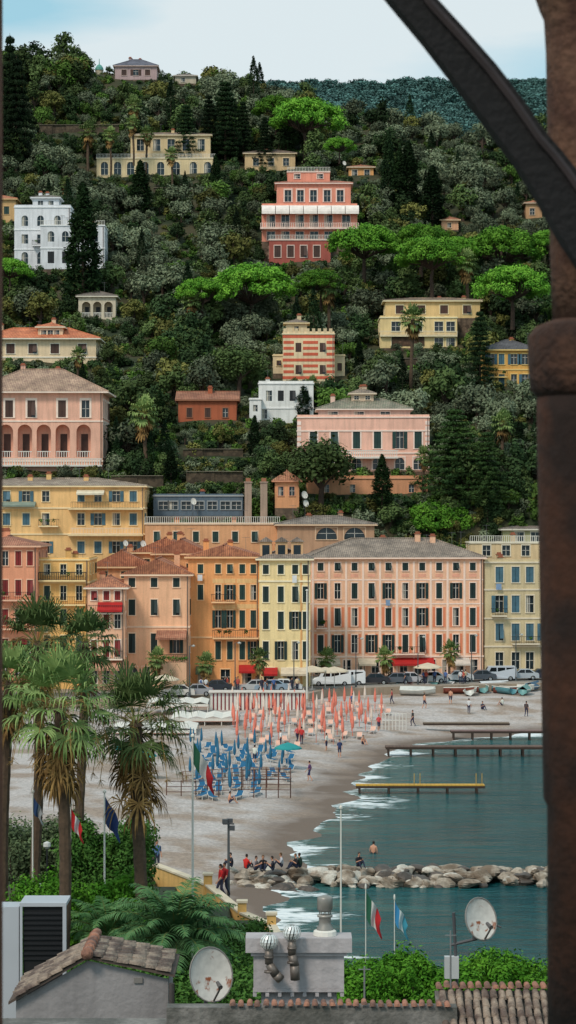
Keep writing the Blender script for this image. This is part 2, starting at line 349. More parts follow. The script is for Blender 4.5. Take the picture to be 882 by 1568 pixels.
def B(name,Lp,Rp,top,base,Y=None,dep=10,wall=(.8,.6,.5),cols=None,floors=(),ww=9,roof=('hip',20,(.55,.4,.33),(.4,.33,.3)),
      trim=(.85,.78,.7),shut=None,found=6,bands=(),yaw=0,balc=(),chim=1,tw=.12,ov=.5,side=True,pil=(),ex=True,wvar=.15,extra=None,ant=None):
    Y=Y or Yrow(base); s=Y/F; th=Thing(name,P(Lp,base,Y),yaw); Wd=(Rp-Lp)*s; Ht=(base-top)*s
    wm=M(wall,.88,wvar,kind='wall',bump=.15); tm=M(trim,.8,.1,1); sm=shut or GREEN
    wins=[]
    for fl in floors:
        r,h,k=fl[:3]; cs=fl[3] if len(fl)>3 else cols; w_=fl[4] if len(fl)>4 else ww
        for c in cs: wins.append(((c-Lp)*s,(base-r)*s,w_*s,h*s,k))
    facade(th,(0,0),(1,0),(0,1),Wd,0,Ht,wins,wm,tm,sm,tw)
    sw=[]
    if side:
        nn=max(1,int(dep/3.2))
        for fl in floors:
            for i in range(nn): sw.append(((i+.5)*dep/nn,(base-fl[0])*s,ww*s,fl[1]*s,'s' if fl[2] not in 'aA' else 'a'))
    facade(th,(Wd,0),(0,1),(-1,0),dep,0,Ht,sw,wm,tm,sm,tw); facade(th,(0,dep),(0,-1),(1,0),dep,0,Ht,sw,wm,tm,sm,tw)
    w=th.p('walls',wm); w.quad((0,dep,0),(Wd,dep,0),(Wd,dep,Ht),(0,dep,Ht))
    if found: 
        f=th.p('foundation',wm if found<3 else M((.5,.42,.35),.9,.25,1.6,.4,'stone')); f.box(0.003,Wd-.003,0.003,dep,-found,-.003)
    T=th.p('cornice',tm)
    for r in bands: z=(base-r)*s; T.box(-.08,Wd+.08,-.10,dep*.98,z-.1,z+.12)
    for c in pil: u=(c-Lp)*s; T.box(u-.14,u+.14,-.05,.0,0.3,Ht-.35)
    if roof[0]=='hip' or roof[0]=='gable':
        hip(th,0,Wd,0,dep,Ht+.22,roof[1]*s,M(roof[2],.9,kind='tile',c2=roof[3],bump=1),ov,roof[0]=='gable',tm)
        if roof[0]=='gable':
            zt=Ht+.22; 
            if Wd+2*ov>=dep+2*ov:
                for x in (0,Wd): w.quad((x,0,zt),(x,dep,zt),(x,dep/2,zt+roof[1]*s*.9))
            else:
                for y in (0,dep): w.quad((0,y,zt),(Wd,y,zt),(Wd/2,y,zt+roof[1]*s*.9))
    elif roof[0]=='flat':
        R=th.p('roof',M(roof[2],.9,.2,.8)); R.box(.25,Wd-.25,.25,dep-.25,Ht-.15,Ht-.02); ph=roof[1]*s
        T.box(-.12,Wd+.12,-.14,.22,Ht-.02,Ht+.18); T.box(-.12,.22,.22,dep,Ht-.02,Ht+.18); T.box(Wd-.22,Wd+.12,.22,dep,Ht-.02,Ht+.18); T.box(.22,Wd-.22,dep-.22,dep,Ht-.02,Ht+.18)
        if len(roof)>3 and roof[3]=='rail': 
            railing(th,0,Wd,.1,Ht+.18,.9,WHITE,.3,r=.035)
        elif ph>0.05: w.box(0,Wd,.01,.2,Ht+.18,Ht+.18+ph); w.box(0,.2,.2,dep,Ht+.18,Ht+.18+ph); w.box(Wd-.2,Wd,.2,dep,Ht+.18,Ht+.18+ph)
    for (a,b_,r) in balc:
        z=(base-r)*s; u0,u1=(a-Lp)*s,(b_-Lp)*s
        th.p('balcony_slab',tm).box(u0,u1,-1.0,-.001,z-.18,z); railing(th,u0,u1,-.97,z,.95)
        rb=th.p('railing',IRON)
        for uu in (u0,u1): rb.box(uu-.02,uu+.02,-.95,-.01,z+.9,z+.95)
        for kk in range(random.randint(0,4)):
            v,f=leafq([(random.uniform(u0+.3,u1-.3),-.85,z+.75)],[.25],45,.1); th.p('balcony_plants',M((.2,.33,.15),c2=(.3,.45,.2),kind='leaf')).add(v,f)
    for i in range(chim):
        u=random.uniform(.15,.85)*Wd; v=random.uniform(.35,.75)*dep; h=Ht+(roof[1]*s if roof[0]!='flat' else .3)+random.uniform(.3,.9)
        c=th.p('chimney',wm); c.box(u-.35,u+.35,v-.3,v+.3,Ht,h); c2=th.p('chimney_cap',M((.6,.36,.27),.9)); c2.box(u-.45,u+.45,v-.4,v+.4,h+.002,h+.12); c2.box(u-.28,u+.28,v-.22,v+.22,h+.121,h+.35)
    for i in range(1+int(Wd/9)):
        if (ant if ant is not None else Ht>4):
            u=random.uniform(.1,.9)*Wd; v=random.uniform(.3,.6)*dep; z=Ht+(roof[1]*s*.6 if roof[0]!='flat' else .1); am=th.p('antenna',M((.4,.4,.4),.5)); hh=random.uniform(1.6,2.6)
            am.tube((u,v,z-.5),(u,v,z+hh),.03,.025,4); am.tube((u-.5,v,z+hh*.95),(u+.5,v,z+hh*.95),.02,.02,4)
            for k in range(5): am.tube((u-.4+.2*k,v-.3,z+hh*.95),(u-.4+.2*k,v+.3,z+hh*.95),.012,.012,3)
    if Ht>8: 
        dpp=th.p('downpipe',M((.5,.42,.38),.6)); dpp.tube((Wd-.25,-.1,.1),(Wd-.25,-.1,Ht),.06,.06,6)
    if extra: extra(th,s,Wd,Ht,lambda p:(p-Lp)*s,lambda r:(base-r)*s)
    if ex: excl.append((Lp-1,Rp+1,top-(roof[1] if roof[0]!='flat' else 3),base-2,Y,dep))
    return th.done()
TC=(.8,.52,.38); TC2=(.6,.38,.3); GR=(.62,.56,.51); GR2=(.46,.41,.38)
def awn(th,u0,u1,z,mat,d=1.6,h=.7,part='awning'):
    b=th.p(part,mat); b.add([(u0,-.02,z),(u1,-.02,z),(u1,-d,z-h),(u0,-d,z-h),(u1,-d,z-h-.25),(u0,-d,z-h-.25)],[(0,1,2,3),(3,2,4,5)])
    b.quad((u0,-.02,z),(u0,-d,z-h),(u0,-.02,z-h)); b.quad((u1,-.02,z),(u1,-d,z-h),(u1,-.02,z-h))
RED=M((.68,.13,.12),.8); CREAMF=M((.82,.75,.65),.85); 
hc=list(np.linspace(491,726,10))
def hx(th,s,W,Ht,u,z):
    cor=M((.93,.55,.4),.85,.12,kind='wall')
    b=th.p('coral_panels',cor)
    for r0,r1 in ((930,961),(971,1001)):
        for c in hc:
            cu=u(c)
            b.box(cu-.86,cu-.46,-.03,-.001,z(r1),z(r0)); b.box(cu+.46,cu+.86,-.03,-.001,z(r1),z(r0))
    for a,b_,mt in ((484,520,CREAMF),(548,575,CREAMF),(600,665,RED),(690,720,M((.8,.75,.7)))): awn(th,u(a),u(b_),z(1008),mt)
    p=th.p('painted_frieze',M((.98,.86,.79)))
    p.box(0,W,-.035,-.001,z(889),z(887)); p.box(0,W,-.035,-.001,z(926),z(924)); p.box(0,W,-.035,-.001,z(967),z(965))
    c=th.p('painted_cartouches',M((.93,.66,.55),.85))
    for q in hc:
        cu=u(q); c.box(cu-.5,cu+.5,-.02,-.001,z(884),z(879)); c.box(cu-.35,cu+.35,-.02,-.001,z(1004),z(1002))
B('hotel_building',475,742,856,1036,303,12,(.98,.76,.62),hc,[(868,12,'m'),(905,24,'m'),(945,27,'m'),(986,27,'m'),(1022,22,'g',list(np.linspace(488,728,12)),11)],9,
  ('hip',28,(.64,.57,.51),(.5,.45,.41)),(.98,.85,.77),DGREEN,1,(1006,),.07,[(600,650,1001),(484,500,961),(690,705,1001)],3,pil=[(a+b)/2 for a,b in zip(hc[:-1],hc[1:])]+[479,738],extra=hx,ex=False)
def bx_(th,s,W,Ht,u,z):
    for c in (407,431,455):
        b=th.p('dormers',M((.88,.7,.52),kind='wall')); b.box(u(c)-.75,u(c)+.75,1.0,3.2,Ht,Ht+2.3)
        th.p('dormer_glass',GLASS).box(u(c)-.45,u(c)+.45,.97,.999,Ht+.5,Ht+1.9)
        th.p('dormer_roof',M(GR,.9,kind='tile',c2=GR2)).add([(u(c)-.95,.8,Ht+2.3),(u(c)+.95,.8,Ht+2.3),(u(c),.8,Ht+2.9),(u(c)-.95,3.4,Ht+2.3),(u(c)+.95,3.4,Ht+2.3),(u(c),3.4,Ht+2.9)],[(0,1,2),(0,2,5,3),(1,4,5,2)])
    awn(th,u(400),u(425),z(1022),RED); awn(th,u(430),u(470),z(1022),CREAMF)
    p=th.p('orange_strip',M((.9,.66,.42),kind='wall')); p.box(u(460),u(463),-.03,-.001,0,Ht-.3)
B('cream_townhouse',397,475,858,1052,285,12,(.97,.86,.63),[407,430,452,468],[(872,14,'s'),(910,24,'s'),(950,27,'s'),(996,28,'s'),(1036,26,'g',[412,448],16)],9,
  ('hip',16,GR,GR2),(.96,.9,.76),DGREEN,1,(890,),0,(),2,extra=bx_,ex=False)
def ox(th,s,W,Ht,u,z):
    awn(th,u(366),u(392),z(1018),RED); awn(th,u(300),u(325),z(1020),M((.35,.4,.3)))
    p=th.p('lighter_bands',M((.96,.76,.52),kind='wall'))
    for c in (334,352,371,388): p.box(u(c)-.7,u(c)+.7,-.02,-.001,z(893),z(886)); p.box(u(c)-.7,u(c)+.7,-.02,-.001,z(932),z(925))
B('orange_townhouse',288,397,855,1052,286,12,(.96,.66,.42),[334,352,371,388],[(871,14,'m',[307,334,352,371,388]),(907,23,'m',[307,334,352,371,388]),(948,27,'s'),(996,28,'s'),(1037,24,'g',[310,345,378],14)],8.5,
  ('gable',18,TC,TC2),(.96,.76,.56),GREEN,1,(976,),0,[(324,360,921),(326,396,976)],2,extra=ox,ex=False)
def sx_(th,s,W,Ht,u,z):
    awn(th,u(240),u(286),z(965),M((.7,.5,.4),.9,kind='tile',c2=TC2),2.6,.8,'canopy_roof')
    b=th.p('terrace',M((.95,.75,.6),kind='wall')); b.box(u(232),u(287),-3.2,-.002,z(1052),z(1012)); railing(th,u(232),u(287),-3.1,z(1012),1)
    for k in range(9):
        v,f=leafq([(u(236)+k*.5,-3.1,z(1006))],[.3],40,.12); th.p('terrace_plants',M((.2,.33,.15),c2=(.3,.45,.2),kind='leaf')).add(v,f)
B('salmon_townhouse',190,290,882,1052,283,11,(.98,.75,.59),[202,236,270],[(892,14,'s'),(930,24,'s'),(985,30,'s'),(1034,26,'a',[203,225,250,275],15)],10,
  ('gable',24,TC,TC2),(.96,.82,.7),DGREEN,1,(960,),0,(),1,extra=sx_,ex=False)
def gx_(th,s,W,Ht,u,z):
    awn(th,u(150),u(188),z(922),RED,1.5,.9); awn(th,u(138),u(186),z(1012),M((.75,.55,.45)),2.2,.8)
B('pink_balcony_house',134,191,902,1052,279,10,(.96,.74,.6),[144,163,180],[(912,14,'s'),(950,24,'m'),(993,26,'m'),(1034,24,'g')],9,
  ('hip',16,TC,TC2),(.94,.86,.78),REDS,1,(),0,[(136,188,938),(136,188,1008)],1,extra=gx_,ex=False)
def ex_(th,s,W,Ht,u,z):
    railing(th,u(60),u(132),-.5,z(888),1.0,GREEN)
B('ochre_townhouse',57,136,858,1052,281,12,(.95,.74,.45),[72,97,121],[(872,16,'g'),(908,22,'s'),(945,24,'s'),(985,24,'s'),(1030,24,'g')],9,
  ('flat',2,(.5,.42,.36)),(.95,.84,.62),GREEN,1,(892,),0,[(60,132,888),(60,132,925)],2,extra=ex_,ex=False)
B('red_townhouse',-45,57,838,1052,279,12,(.92,.62,.48),[-20,8,28,46],[(855,22,'m'),(900,24,'s'),(945,24,'s'),(990,24,'s'),(1030,24,'g')],9,
  ('hip',14,(.7,.48,.38),TC2),(.92,.72,.6),REDS,1,(),0,[(0,54,918),(0,54,962)],2,ex=False)
B('olive_apartment_building',742,930,862,1034,305,13,(.83,.75,.59),[765,790,812,836,860,890],[(880,24,'m'),(925,26,'m'),(968,26,'m'),(1012,26,'g')],12,
  ('flat',3,(.5,.46,.42)),(.88,.82,.72),BLUE,1,(903,947,990),.07,[(752,775,942),(784,826,985)],2,ex=False)
B('penthouse_house',720,930,832,880,320,9,(.88,.77,.6),[745,775,805,835],[(843,16,'g')],12,('flat',4,(.5,.46,.42),'rail'),(.9,.86,.77),GREEN,10,(),0,(),2)
B('upper_penthouse_house',770,930,812,835,327,9,(.68,.66,.48),[795,820,850],[(822,14,'g')],14,('hip',6,GR,GR2),(.85,.82,.75),GREEN,10,(),0,(),1)
def yx(th,s,W,Ht,u,z):
    railing(th,u(110),u(215),-1.2,z(778),.9,IRON); th.p('terrace_slab',M((.9,.8,.62))).box(u(105),u(220),-1.3,-.001,z(778)-.25,z(778))
    railing(th,u(110),u(215),-1.2,z(818),.9,WHITE); th.p('terrace_slab',M((.9,.8,.62))).box(u(105),u(220),-1.3,-.001,z(818)-.25,z(818))
    awn(th,u(2),u(55),z(768),M((.5,.55,.5)),1.2,.5); awn(th,u(118),u(160),z(750),M((.85,.8,.7)),1.3,.5)
B('yellow_apartment_building',-60,221,746,870,325,14,(.96,.77,.52),[-30,10,40,70,124,150,178,204],[(760,16,'m'),(795,18,'m'),(838,18,'m')],11,('hip',12,(.68,.62,.55),(.55,.47,.42)),(.95,.85,.67),BLUE,14,(778,818),0,[(60,90,805)],3,extra=yx)
B('terrace_building',222,428,803,860,318,11,(.9,.66,.48),[240,270,300,330,360,390],[(822,16,'s')],9,('flat',2,(.66,.5,.42),'rail'),(.92,.8,.68),GREEN,14,(),0,(),2)
B('arched_pavilion',425,573,805,850,314,9,(.74,.58,.46),[442,500,543],[(817,18,'a')],32,('hip',12,(.6,.55,.5),GR2),(.88,.75,.62),GREEN,14,(),0,(),2)
B('tiled_house',205,300,848,920,299,9,(.95,.7,.5),[225,250,280],[(862,12,'s')],9,('gable',22,TC,TC2),(.93,.78,.6),GREEN,1,(),0,(),2,ex=False)
B('low_tiled_house',140,232,870,920,295,8,(.93,.68,.5),[160,190],[(880,10,'s')],9,('gable',25,(.74,.48,.36),TC2),(.9,.75,.58),GREEN,1,(),0,(),1,ex=False)
B('gable_house',236,318,850,930,296,12,(.96,.7,.48),[255,290],[(870,14,'s')],9,('gable',22,(.76,.5,.38),TC2),(.93,.75,.58),GREEN,1,(),0,(),1,ex=False)
B('glazed_roof_building',235,372,760,790,330,7,(.36,.42,.47),[250,265,285,305,325,345,362],[(774,12,'g')],14,('flat',2,(.35,.4,.45)),(.6,.62,.62),GREEN,12,(),0,(),1)
B('orange_turret_house',421,458,738,778,330,6,(.9,.64,.46),[430,447],[(752,14,'g')],8,('hip',16,(.75,.53,.4),TC2),(.85,.6,.47),GREEN,8,(),0,(),0,ant=False)
for cx in (380,404):
    t=Thing('tall_chimney',P(cx,782,329)); b=t.p('shaft',M((.66,.57,.5),kind='wall')); b.box(-.5,.5,-.4,.4,-6,4.0); b.box(-.6,.6,-.5,.5,4.002,4.2); t.p('pots',M((.6,.4,.3))).box(-.35,.35,-.3,.3,4.201,4.7); t.done()
B('orange_annex',470,655,733,762,337,5,(.88,.62,.46),[500,540,590,630],[(748,12,'g')],8,('flat',3,(.6,.45,.38)),(.88,.65,.5),GREEN,9,(),0,(),0,ant=False)
def vl(th,s,W,Ht,u,z):
    q=th.p('balustrade',WHITE); q.box(u(0),W,-1.2,-1.05,z(712)+.8,z(712)+.95)
    for i in range(40): x=u(0)+(W-u(0))*i/40; q.box(x,x+.14,-1.18,-1.07,z(712),z(712)+.798)
    th.p('terrace_slab',WHITE).box(u(0),W,-1.3,-.002,z(712)-.25,z(712))
B('pink_arcade_villa',-40,157,602,722,None,13,(.94,.72,.62),[-20,14,48,95,131],[(626,26,'s',[-20,14,48,95,131],12),(675,50,'A',[-22,9,38,67,96,128],22)],12,('hip',38,(.76,.63,.53),(.6,.48,.42)),(.96,.87,.8),BROWNS,7,(645,706),0,[],2,tw=.3,ov=1.0,extra=vl)
def pv(th,s,W,Ht,u,z):
    c=th.p('quoins',M((.96,.87,.82)))
    for x in (0,W-.6):
        for i in range(9): c.box(x,x+.6,-.05,-.001,z(716)+i*.8,z(716)+i*.8+.55)
    aw=th.p('balustrade',WHITE); aw.box(u(520),u(610),-1.4,-1.25,z(700)+.85,z(700)+1)
    for i in range(30): x=u(520)+(u(610)-u(520))*i/30; aw.box(x,x+.12,-1.38,-1.27,z(700),z(700)+.848)
    th.p('terrace_slab',WHITE).box(u(520),u(610),-1.45,-.002,z(700)-.25,z(700))
B('pink_villa',455,657,640,722,None,13,(.97,.75,.66),[480,512,546,578,612,640],[(674,26,'m'),(710,18,'a',[480,512,546,578,612,640],14)],11,('flat',3,(.66,.52,.46)),(.96,.86,.8),GREEN,9,(660,694),-.06,[],0,tw=.2,ant=False,extra=pv)
B('pink_villa_attic',488,628,628,640,Yrow(722)+3,8,(.9,.75,.68),[510,550,590],[(634,7,'g')],14,('hip',17,(.62,.57,.5),(.46,.48,.4)),(.93,.86,.8),GREEN,1,(),0,(),2,side=False)
B('roof_belvedere',538,572,604,614,Yrow(722)+6,3.5,(.86,.75,.64),[546,563],[(609,6,'g')],7,('hip',9,(.66,.58,.5),GR2),(.88,.8,.7),GREEN,1,(),0,(),2,side=False)
B('white_villa',396,480,588,648,None,9,(.93,.92,.9),[412,430,448,468],[(606,16,'s'),(634,14,'g',[405,470],8)],9,('flat',3,(.66,.64,.6)),(.93,.92,.91),IRON,6,(625,),0,(),1,tw=0)
B('white_villa_annex',382,400,612,648,Yrow(648)-2,5,(.92,.91,.89),[391],[(625,10,'g')],7,('flat',1,(.6,.58,.55)),(.9,.89,.87),IRON,6,(),0,(),0,tw=0)
def tx(th,s,W,Ht,u,z):
    b=th.p('coral_stripes',M((.85,.4,.29),.85,.15,kind='wall'))
    wz=[(513+9*i) for i in range(8)]
    for r in wz:
        seg=[u(434),u(450),u(464),u(487),u(500),u(512)]
        b.box(0,W,-.03,-.001,z(r+4.5),z(r)) if not (520<r+4<545 or 556<r+4<580) else [b.box(seg[i],seg[i+1],-.03,-.001,z(r+4.5),z(r)) for i in (0,2,4)]
    w=th.p('battlements',M((.9,.8,.64),kind='wall'))
    n=9
    for i in range(n): w.box(i*W/n+.1,i*W/n+.1+W/n*.55,-.05,.3,Ht+.19,Ht+1.0)
B('striped_tower',433,512,512,588,None,9,(.95,.84,.68),[457,494],[(532,14,'s'),(566,14,'s')],9,('flat',3,(.6,.5,.4)),(.93,.85,.7),BROWNS,6,(),0,(),0,tw=0,extra=tx)
B('tower_turret',438,470,496,512,Yrow(588)+2,4,(.9,.8,.64),[454],[(503,7,'g')],7,('hip',7,(.6,.52,.45),GR2),(.88,.78,.6),GREEN,1,(),0,(),1,side=False)
B('tower_annex',512,528,545,590,Yrow(588)+3,6,(.9,.8,.65),[520],[(562,12,'s')],7,('flat',1,(.6,.5,.4)),(.9,.8,.62),BROWNS,5,(),0,(),0)
B('low_cream_house',418,436,545,572,Yrow(588)+3,6,(.9,.8,.65),[427],[(556,8,'s')],7,('flat',1,(.6,.5,.4)),(.9,.8,.62),BROWNS,5,(),0,(),0)
def yv(th,s,W,Ht,u,z): 
    th.p('stone_panel',M((.42,.32,.25),.9,.2,2,.3,'stone')).box(u(600),u(650),-.06,-.001,z(530),z(515)); railing(th,0,W,-.5,z(514),.8,WHITE)
    th.p('terrace_slab',M((.9,.84,.7))).box(0,W,-.6,-.001,z(514)-.2,z(514))
B('yellow_villa',582,700,487,533,None,9,(.93,.81,.58),[606,640,672,690],[(500,15,'g'),(524,13,'g')],13,('flat',2,(.6,.5,.4)),(.94,.88,.72),BROWNS,6,(),0,(),0,extra=yv,ant=False)
B('yellow_villa_upper',590,735,462,487,Yrow(533)+4,9,(.92,.78,.54),[612,645,680,715],[(474,13,'s')],12,('hip',7,(.66,.56,.47),GR2),(.94,.88,.72),BROWNS,4,(),0,(),2)
B('ochre_blue_house',740,822,537,593,None,8,(.91,.68,.36),[752,768,787,804],[(550,16,'m'),(582,18,'m')],9,('hip',17,(.4,.39,.4),(.32,.31,.32)),(.92,.78,.5),BLUE,6,(566,),0,[(742,776,577)],1)
B('terracotta_roof_villa',-30,147,520,560,None,10,(.95,.84,.69),[-10,16,50,84,126],[(534,15,'s')],13,('hip',19,(.87,.53,.37),(.75,.42,.3)),(.95,.9,.82),BROWNS,6,(547,),0,(),3,ov=.9)
B('villa_dormer',58,96,502,520,Yrow(560)+1,5,(.9,.77,.63),[67,77,87],[(510,9,'g')],8,('hip',8,(.87,.53,.37),(.75,.42,.3)),(.93,.86,.75),BROWNS,1,(),0,(),1,side=False)
B('brick_house',273,362,614,652,None,8,(.7,.38,.26),[290,318,345],[(632,14,'s')],8,('gable',14,(.66,.46,.36),TC2),(.6,.4,.3),BROWNS,6,(),0,(),1)
B('white_arched_villa',22,108,318,416,None,9,(.91,.91,.92),[38,62,88],[(338,16,'a'),(366,14,'g'),(395,18,'a')],10,('flat',3,(.6,.6,.6)),(.93,.93,.93),IRON,6,(352,382),0,[(50,80,376)],3,tw=0)
B('white_arched_villa_wing',62,160,346,412,Yrow(416)-3,8,(.9,.9,.91),[78,100,120,145],[(362,16,'a'),(394,18,'s')],10,('flat',2,(.6,.6,.6),'rail'),(.93,.93,.93),IRON,6,(380,),0,(),1,tw=0)
B('upper_white_block',50,90,304,318,Yrow(416)+2,5,(.91,.91,.92),[62,78],[(311,7,'g')],8,('hip',6,(.6,.58,.55),GR2),(.9,.9,.9),IRON,1,(),0,(),2,side=False,tw=0)
B('garden_pavilion',120,177,455,490,None,6,(.86,.8,.7),[132,149,166],[(474,24,'A')],13,('hip',9,(.5,.46,.42),GR2),(.88,.84,.76),IRON,5,(),0,(),0)
B('ochre_small_house',-30,24,306,345,None,7,(.85,.68,.47),[-10,10],[(322,12,'s')],8,('hip',9,TC,TC2),(.85,.7,.5),GREEN,5,(),0,(),1)
B('cream_long_villa',148,330,243,272,None,9,(.9,.8,.62),[160,180,200,222,246,270,296,318],[(258,20,'a')],11,('flat',3,(.6,.5,.42),'rail'),(.92,.84,.7),BROWNS,7,(),0,(),0,ant=False)
B('cream_long_villa_upper',200,322,208,243,Yrow(272)+4,9,(.89,.78,.6),[215,240,262,285,308],[(222,18,'g')],11,('hip',8,(.6,.5,.42),GR2),(.92,.84,.7),GREEN,3,(),0,(),2)
B('hill_side_house',375,452,236,262,None,8,(.86,.72,.54),[392,415,438],[(248,12,'g')],9,('hip',9,(.55,.47,.42),GR2),(.9,.8,.66),GREEN,6,(),0,(),1)
B('orange_cottage',534,572,257,275,None,6,(.93,.67,.43),[543,562],[(265,10,'g')],8,('hip',6,TC,TC2),(.93,.82,.7),BROWNS,4,(),0,(),0)
B('hilltop_house',176,240,102,122,None,8,(.74,.63,.62),[190,208,226],[(111,9,'s')],8,('hip',14,(.45,.45,.5),(.37,.37,.41)),(.8,.7,.66),BROWNS,5,(),0,(),3)
B('terracotta_cottage',676,702,338,352,None,5,(.9,.67,.52),[688],[(345,7,'g')],6,('hip',7,TC,TC2),(.9,.75,.6),BROWNS,4,(),0,(),0)
B('ridge_cottage',268,300,117,128,None,6,(.78,.72,.63),[280],[(122,6,'g')],6,('hip',6,GR,GR2),(.8,.75,.7),BROWNS,4,(),0,(),0)
B('garden_cottage',805,830,312,335,None,6,(.78,.6,.44),[815],[(324,10,'g')],7,('hip',5,TC,TC2),(.8,.7,.6),BROWNS,4,(),0,(),0)
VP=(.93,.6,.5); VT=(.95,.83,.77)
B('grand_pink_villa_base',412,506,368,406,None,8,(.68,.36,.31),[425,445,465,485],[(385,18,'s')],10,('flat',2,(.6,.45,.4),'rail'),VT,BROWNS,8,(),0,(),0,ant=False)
def gv(th,s,W,Ht,u,z):
    wa=M((.93,.88,.84),.8)
    for i in range(7):
        a=u(401)+i*(W+.4)/7; n=6; b=th.p('white_awnings',wa); w_=(W+.4)/7-.12
        for k in range(n):
            t0=math.pi/2*k/n; t1=math.pi/2*(k+1)/n
            q0=(-1.9*math.sin(t0),Ht+1.9*math.cos(t0)-1.7); q1=(-1.9*math.sin(t1),Ht+1.9*math.cos(t1)-1.7)
            b.quad((a,*q0),(a+w_,*q0),(a+w_,*q1),(a,*q1)); b.quad((a,0,Ht-1.7),(a,*q0),(a,*q1)); b.quad((a+w_,0,Ht-1.7),(a+w_,*q0),(a+w_,*q1))
    th.p('terrace_slab',M(VT)).box(-.3,W+.3,-2.0,-.001,z(350)-.3,z(350)); railing(th,-.2,W+.2,-1.9,z(350),.9,M(VT),.35,r=.06)
B('grand_pink_villa',401,547,316,370,Yrow(406)+3,12,VP,[415,437,459,481,503,530],[(339,20,'g'),(361,13,'g')],12,('flat',3,(.65,.45,.4)),VT,BROWNS,6,(),0,(),0,extra=gv,ant=False)
B('grand_pink_villa_upper_floor',424,537,282,316,Yrow(406)+6,9,VP,[441,460,480,501,521],[(300,18,'g')],10,('hip',9,(.76,.5,.42),(.64,.43,.36)),VT,BROWNS,1,(),0,(),0,tw=.25,ant=False)
B('grand_pink_villa_roof_terrace',440,505,264,276,Yrow(406)+8,6,VP,[455,490],[(270,7,'g')],9,('flat',2,(.65,.45,.4),'rail'),VT,BROWNS,1,(),0,(),1,side=False)
t=Thing('copper_cupola',P(152,118,575)); b=t.p('drum',M((.75,.7,.6))); b.lathe((0,0,0),[(1.0,-3),(1.0,1.6),(1.15,1.7)],12); b=t.p('dome',M((.35,.6,.55),.6)); b.lathe((0,0,0),[(1.1,1.71),(1.0,2.3),(.6,2.9),(.12,3.2),(.06,4.6)],12); t.done()
excl.append((145,160,92,116,575,3))
SW=M((.42,.36,.29),.95,.25,1.3,.6,'stone')
for (a,b_,r,h) in [(60,182,205,2.4),(280,372,702,1.6),(160,230,430,1.5),(235,300,300,2.0),(560,650,560,1.4),(540,600,440,1.3),(640,700,575,1.3),(760,820,640,1.6),(310,380,360,1.3),(285,372,740,2.0),(170,250,745,1.8)]:
    Yy=Yrow(r); a_=P(a,r,Yy); b2=P(b_,r,Yy); t=Thing('stone_retaining_wall',a_); m_=t.p('wall',SW)
    n=max(2,int((b2.x-a_.x)/3))
    for i in range(n): x=(b2.x-a_.x)*i/n; x1=(b2.x-a_.x)*(i+1)/n; j=.15*math.sin(i*1.7); m_.box(x,x1,j,j+.6,-2,h*.8+.1*math.sin(i))
    t.p('coping',M((.5,.46,.4))).box(0,b2.x-a_.x,-.2,.8,h*.8+.12,h*.8+.2); t.done()
    if r<210 or r>=700: excl.append((a,b_,r-h*6,r-2,Yy,1))
# ---------------- vegetation prototypes
def LF(a,b_,s=.4): return M(a,.85,c2=b_,scale=s,kind='leaf')
def bushproto(name,lm,R=1.0,seed=0,n=17,nper=60,size=.11,trunk=True,zs=.8,cz=1.1):
    rr=random.Random(seed); cs=[];rs=[]
    for i in range(n):
        d=Vector((rr.gauss(0,1),rr.gauss(0,1),rr.gauss(.25,.9))).normalized(); k=rr.uniform(.35,.75)
        cs.append((d.x*k*R,d.y*k*R,cz*R+d.z*k*R*zs)); rs.append(rr.uniform(.22,.42)*R)
    v,f=leafq(cs,rs,nper,size*R,up=.4)
    parts=[(v,f,lm)]
    if trunk:
        b=MB(); b.path([(0,0,-.6*R),(.03,0,.4*R),(.1*R,0,.9*R)],[.09*R,.07*R,.05*R],6)
        for c in cs[:6]: b.tube((.03,0,.5*R),c,.04*R,.015*R,4,False)
        parts.append((b.v,b.f,BARK))
    return mkmesh(name,parts)
oak=LF((.27,.34,.2),(.37,.43,.26)); oakd=LF((.18,.25,.16),(.27,.34,.21)); olive=LF((.36,.4,.31),(.47,.5,.4)); lush=LF((.27,.38,.17),(.38,.48,.23)); conm=LF((.11,.17,.11),(.17,.24,.14)); pinem=LF((.27,.44,.15),(.41,.58,.21),.5); warm=LF((.36,.37,.2),(.46,.45,.26))
protos={'oak':[bushproto('oak_a',oak,1,1,nper=80,size=.095),bushproto('oak_b',oakd,1,2,nper=80,size=.095),bushproto('oak_c',oakd,1,3,nper=80,size=.095,zs=1.1,cz=1.3),bushproto('oak_d',lush,1,13,nper=80,size=.095),bushproto('oak_e',warm,1,14,nper=80,size=.09),bushproto('oak_f',oak,1,15,nper=80,size=.09,zs=1.2,cz=1.4)],
 'olive':[bushproto('olive_a',olive,1,4,n=15,nper=80,size=.085),bushproto('olive_b',olive,1,5,nper=80,size=.085)],
 'bush':[bushproto('bush_a',oak,1,6,n=9,nper=55,size=.14,trunk=False,cz=.4),bushproto('bush_b',lush,1,7,n=9,nper=55,size=.14,trunk=False,cz=.4),bushproto('bush_c',oakd,1,8,n=9,nper=55,size=.14,trunk=False,cz=.4),bushproto('bush_d',olive,1,18,n=9,nper=55,size=.12,trunk=False,cz=.4),bushproto('bush_e',warm,1,19,n=9,nper=55,size=.12,trunk=False,cz=.4)]}
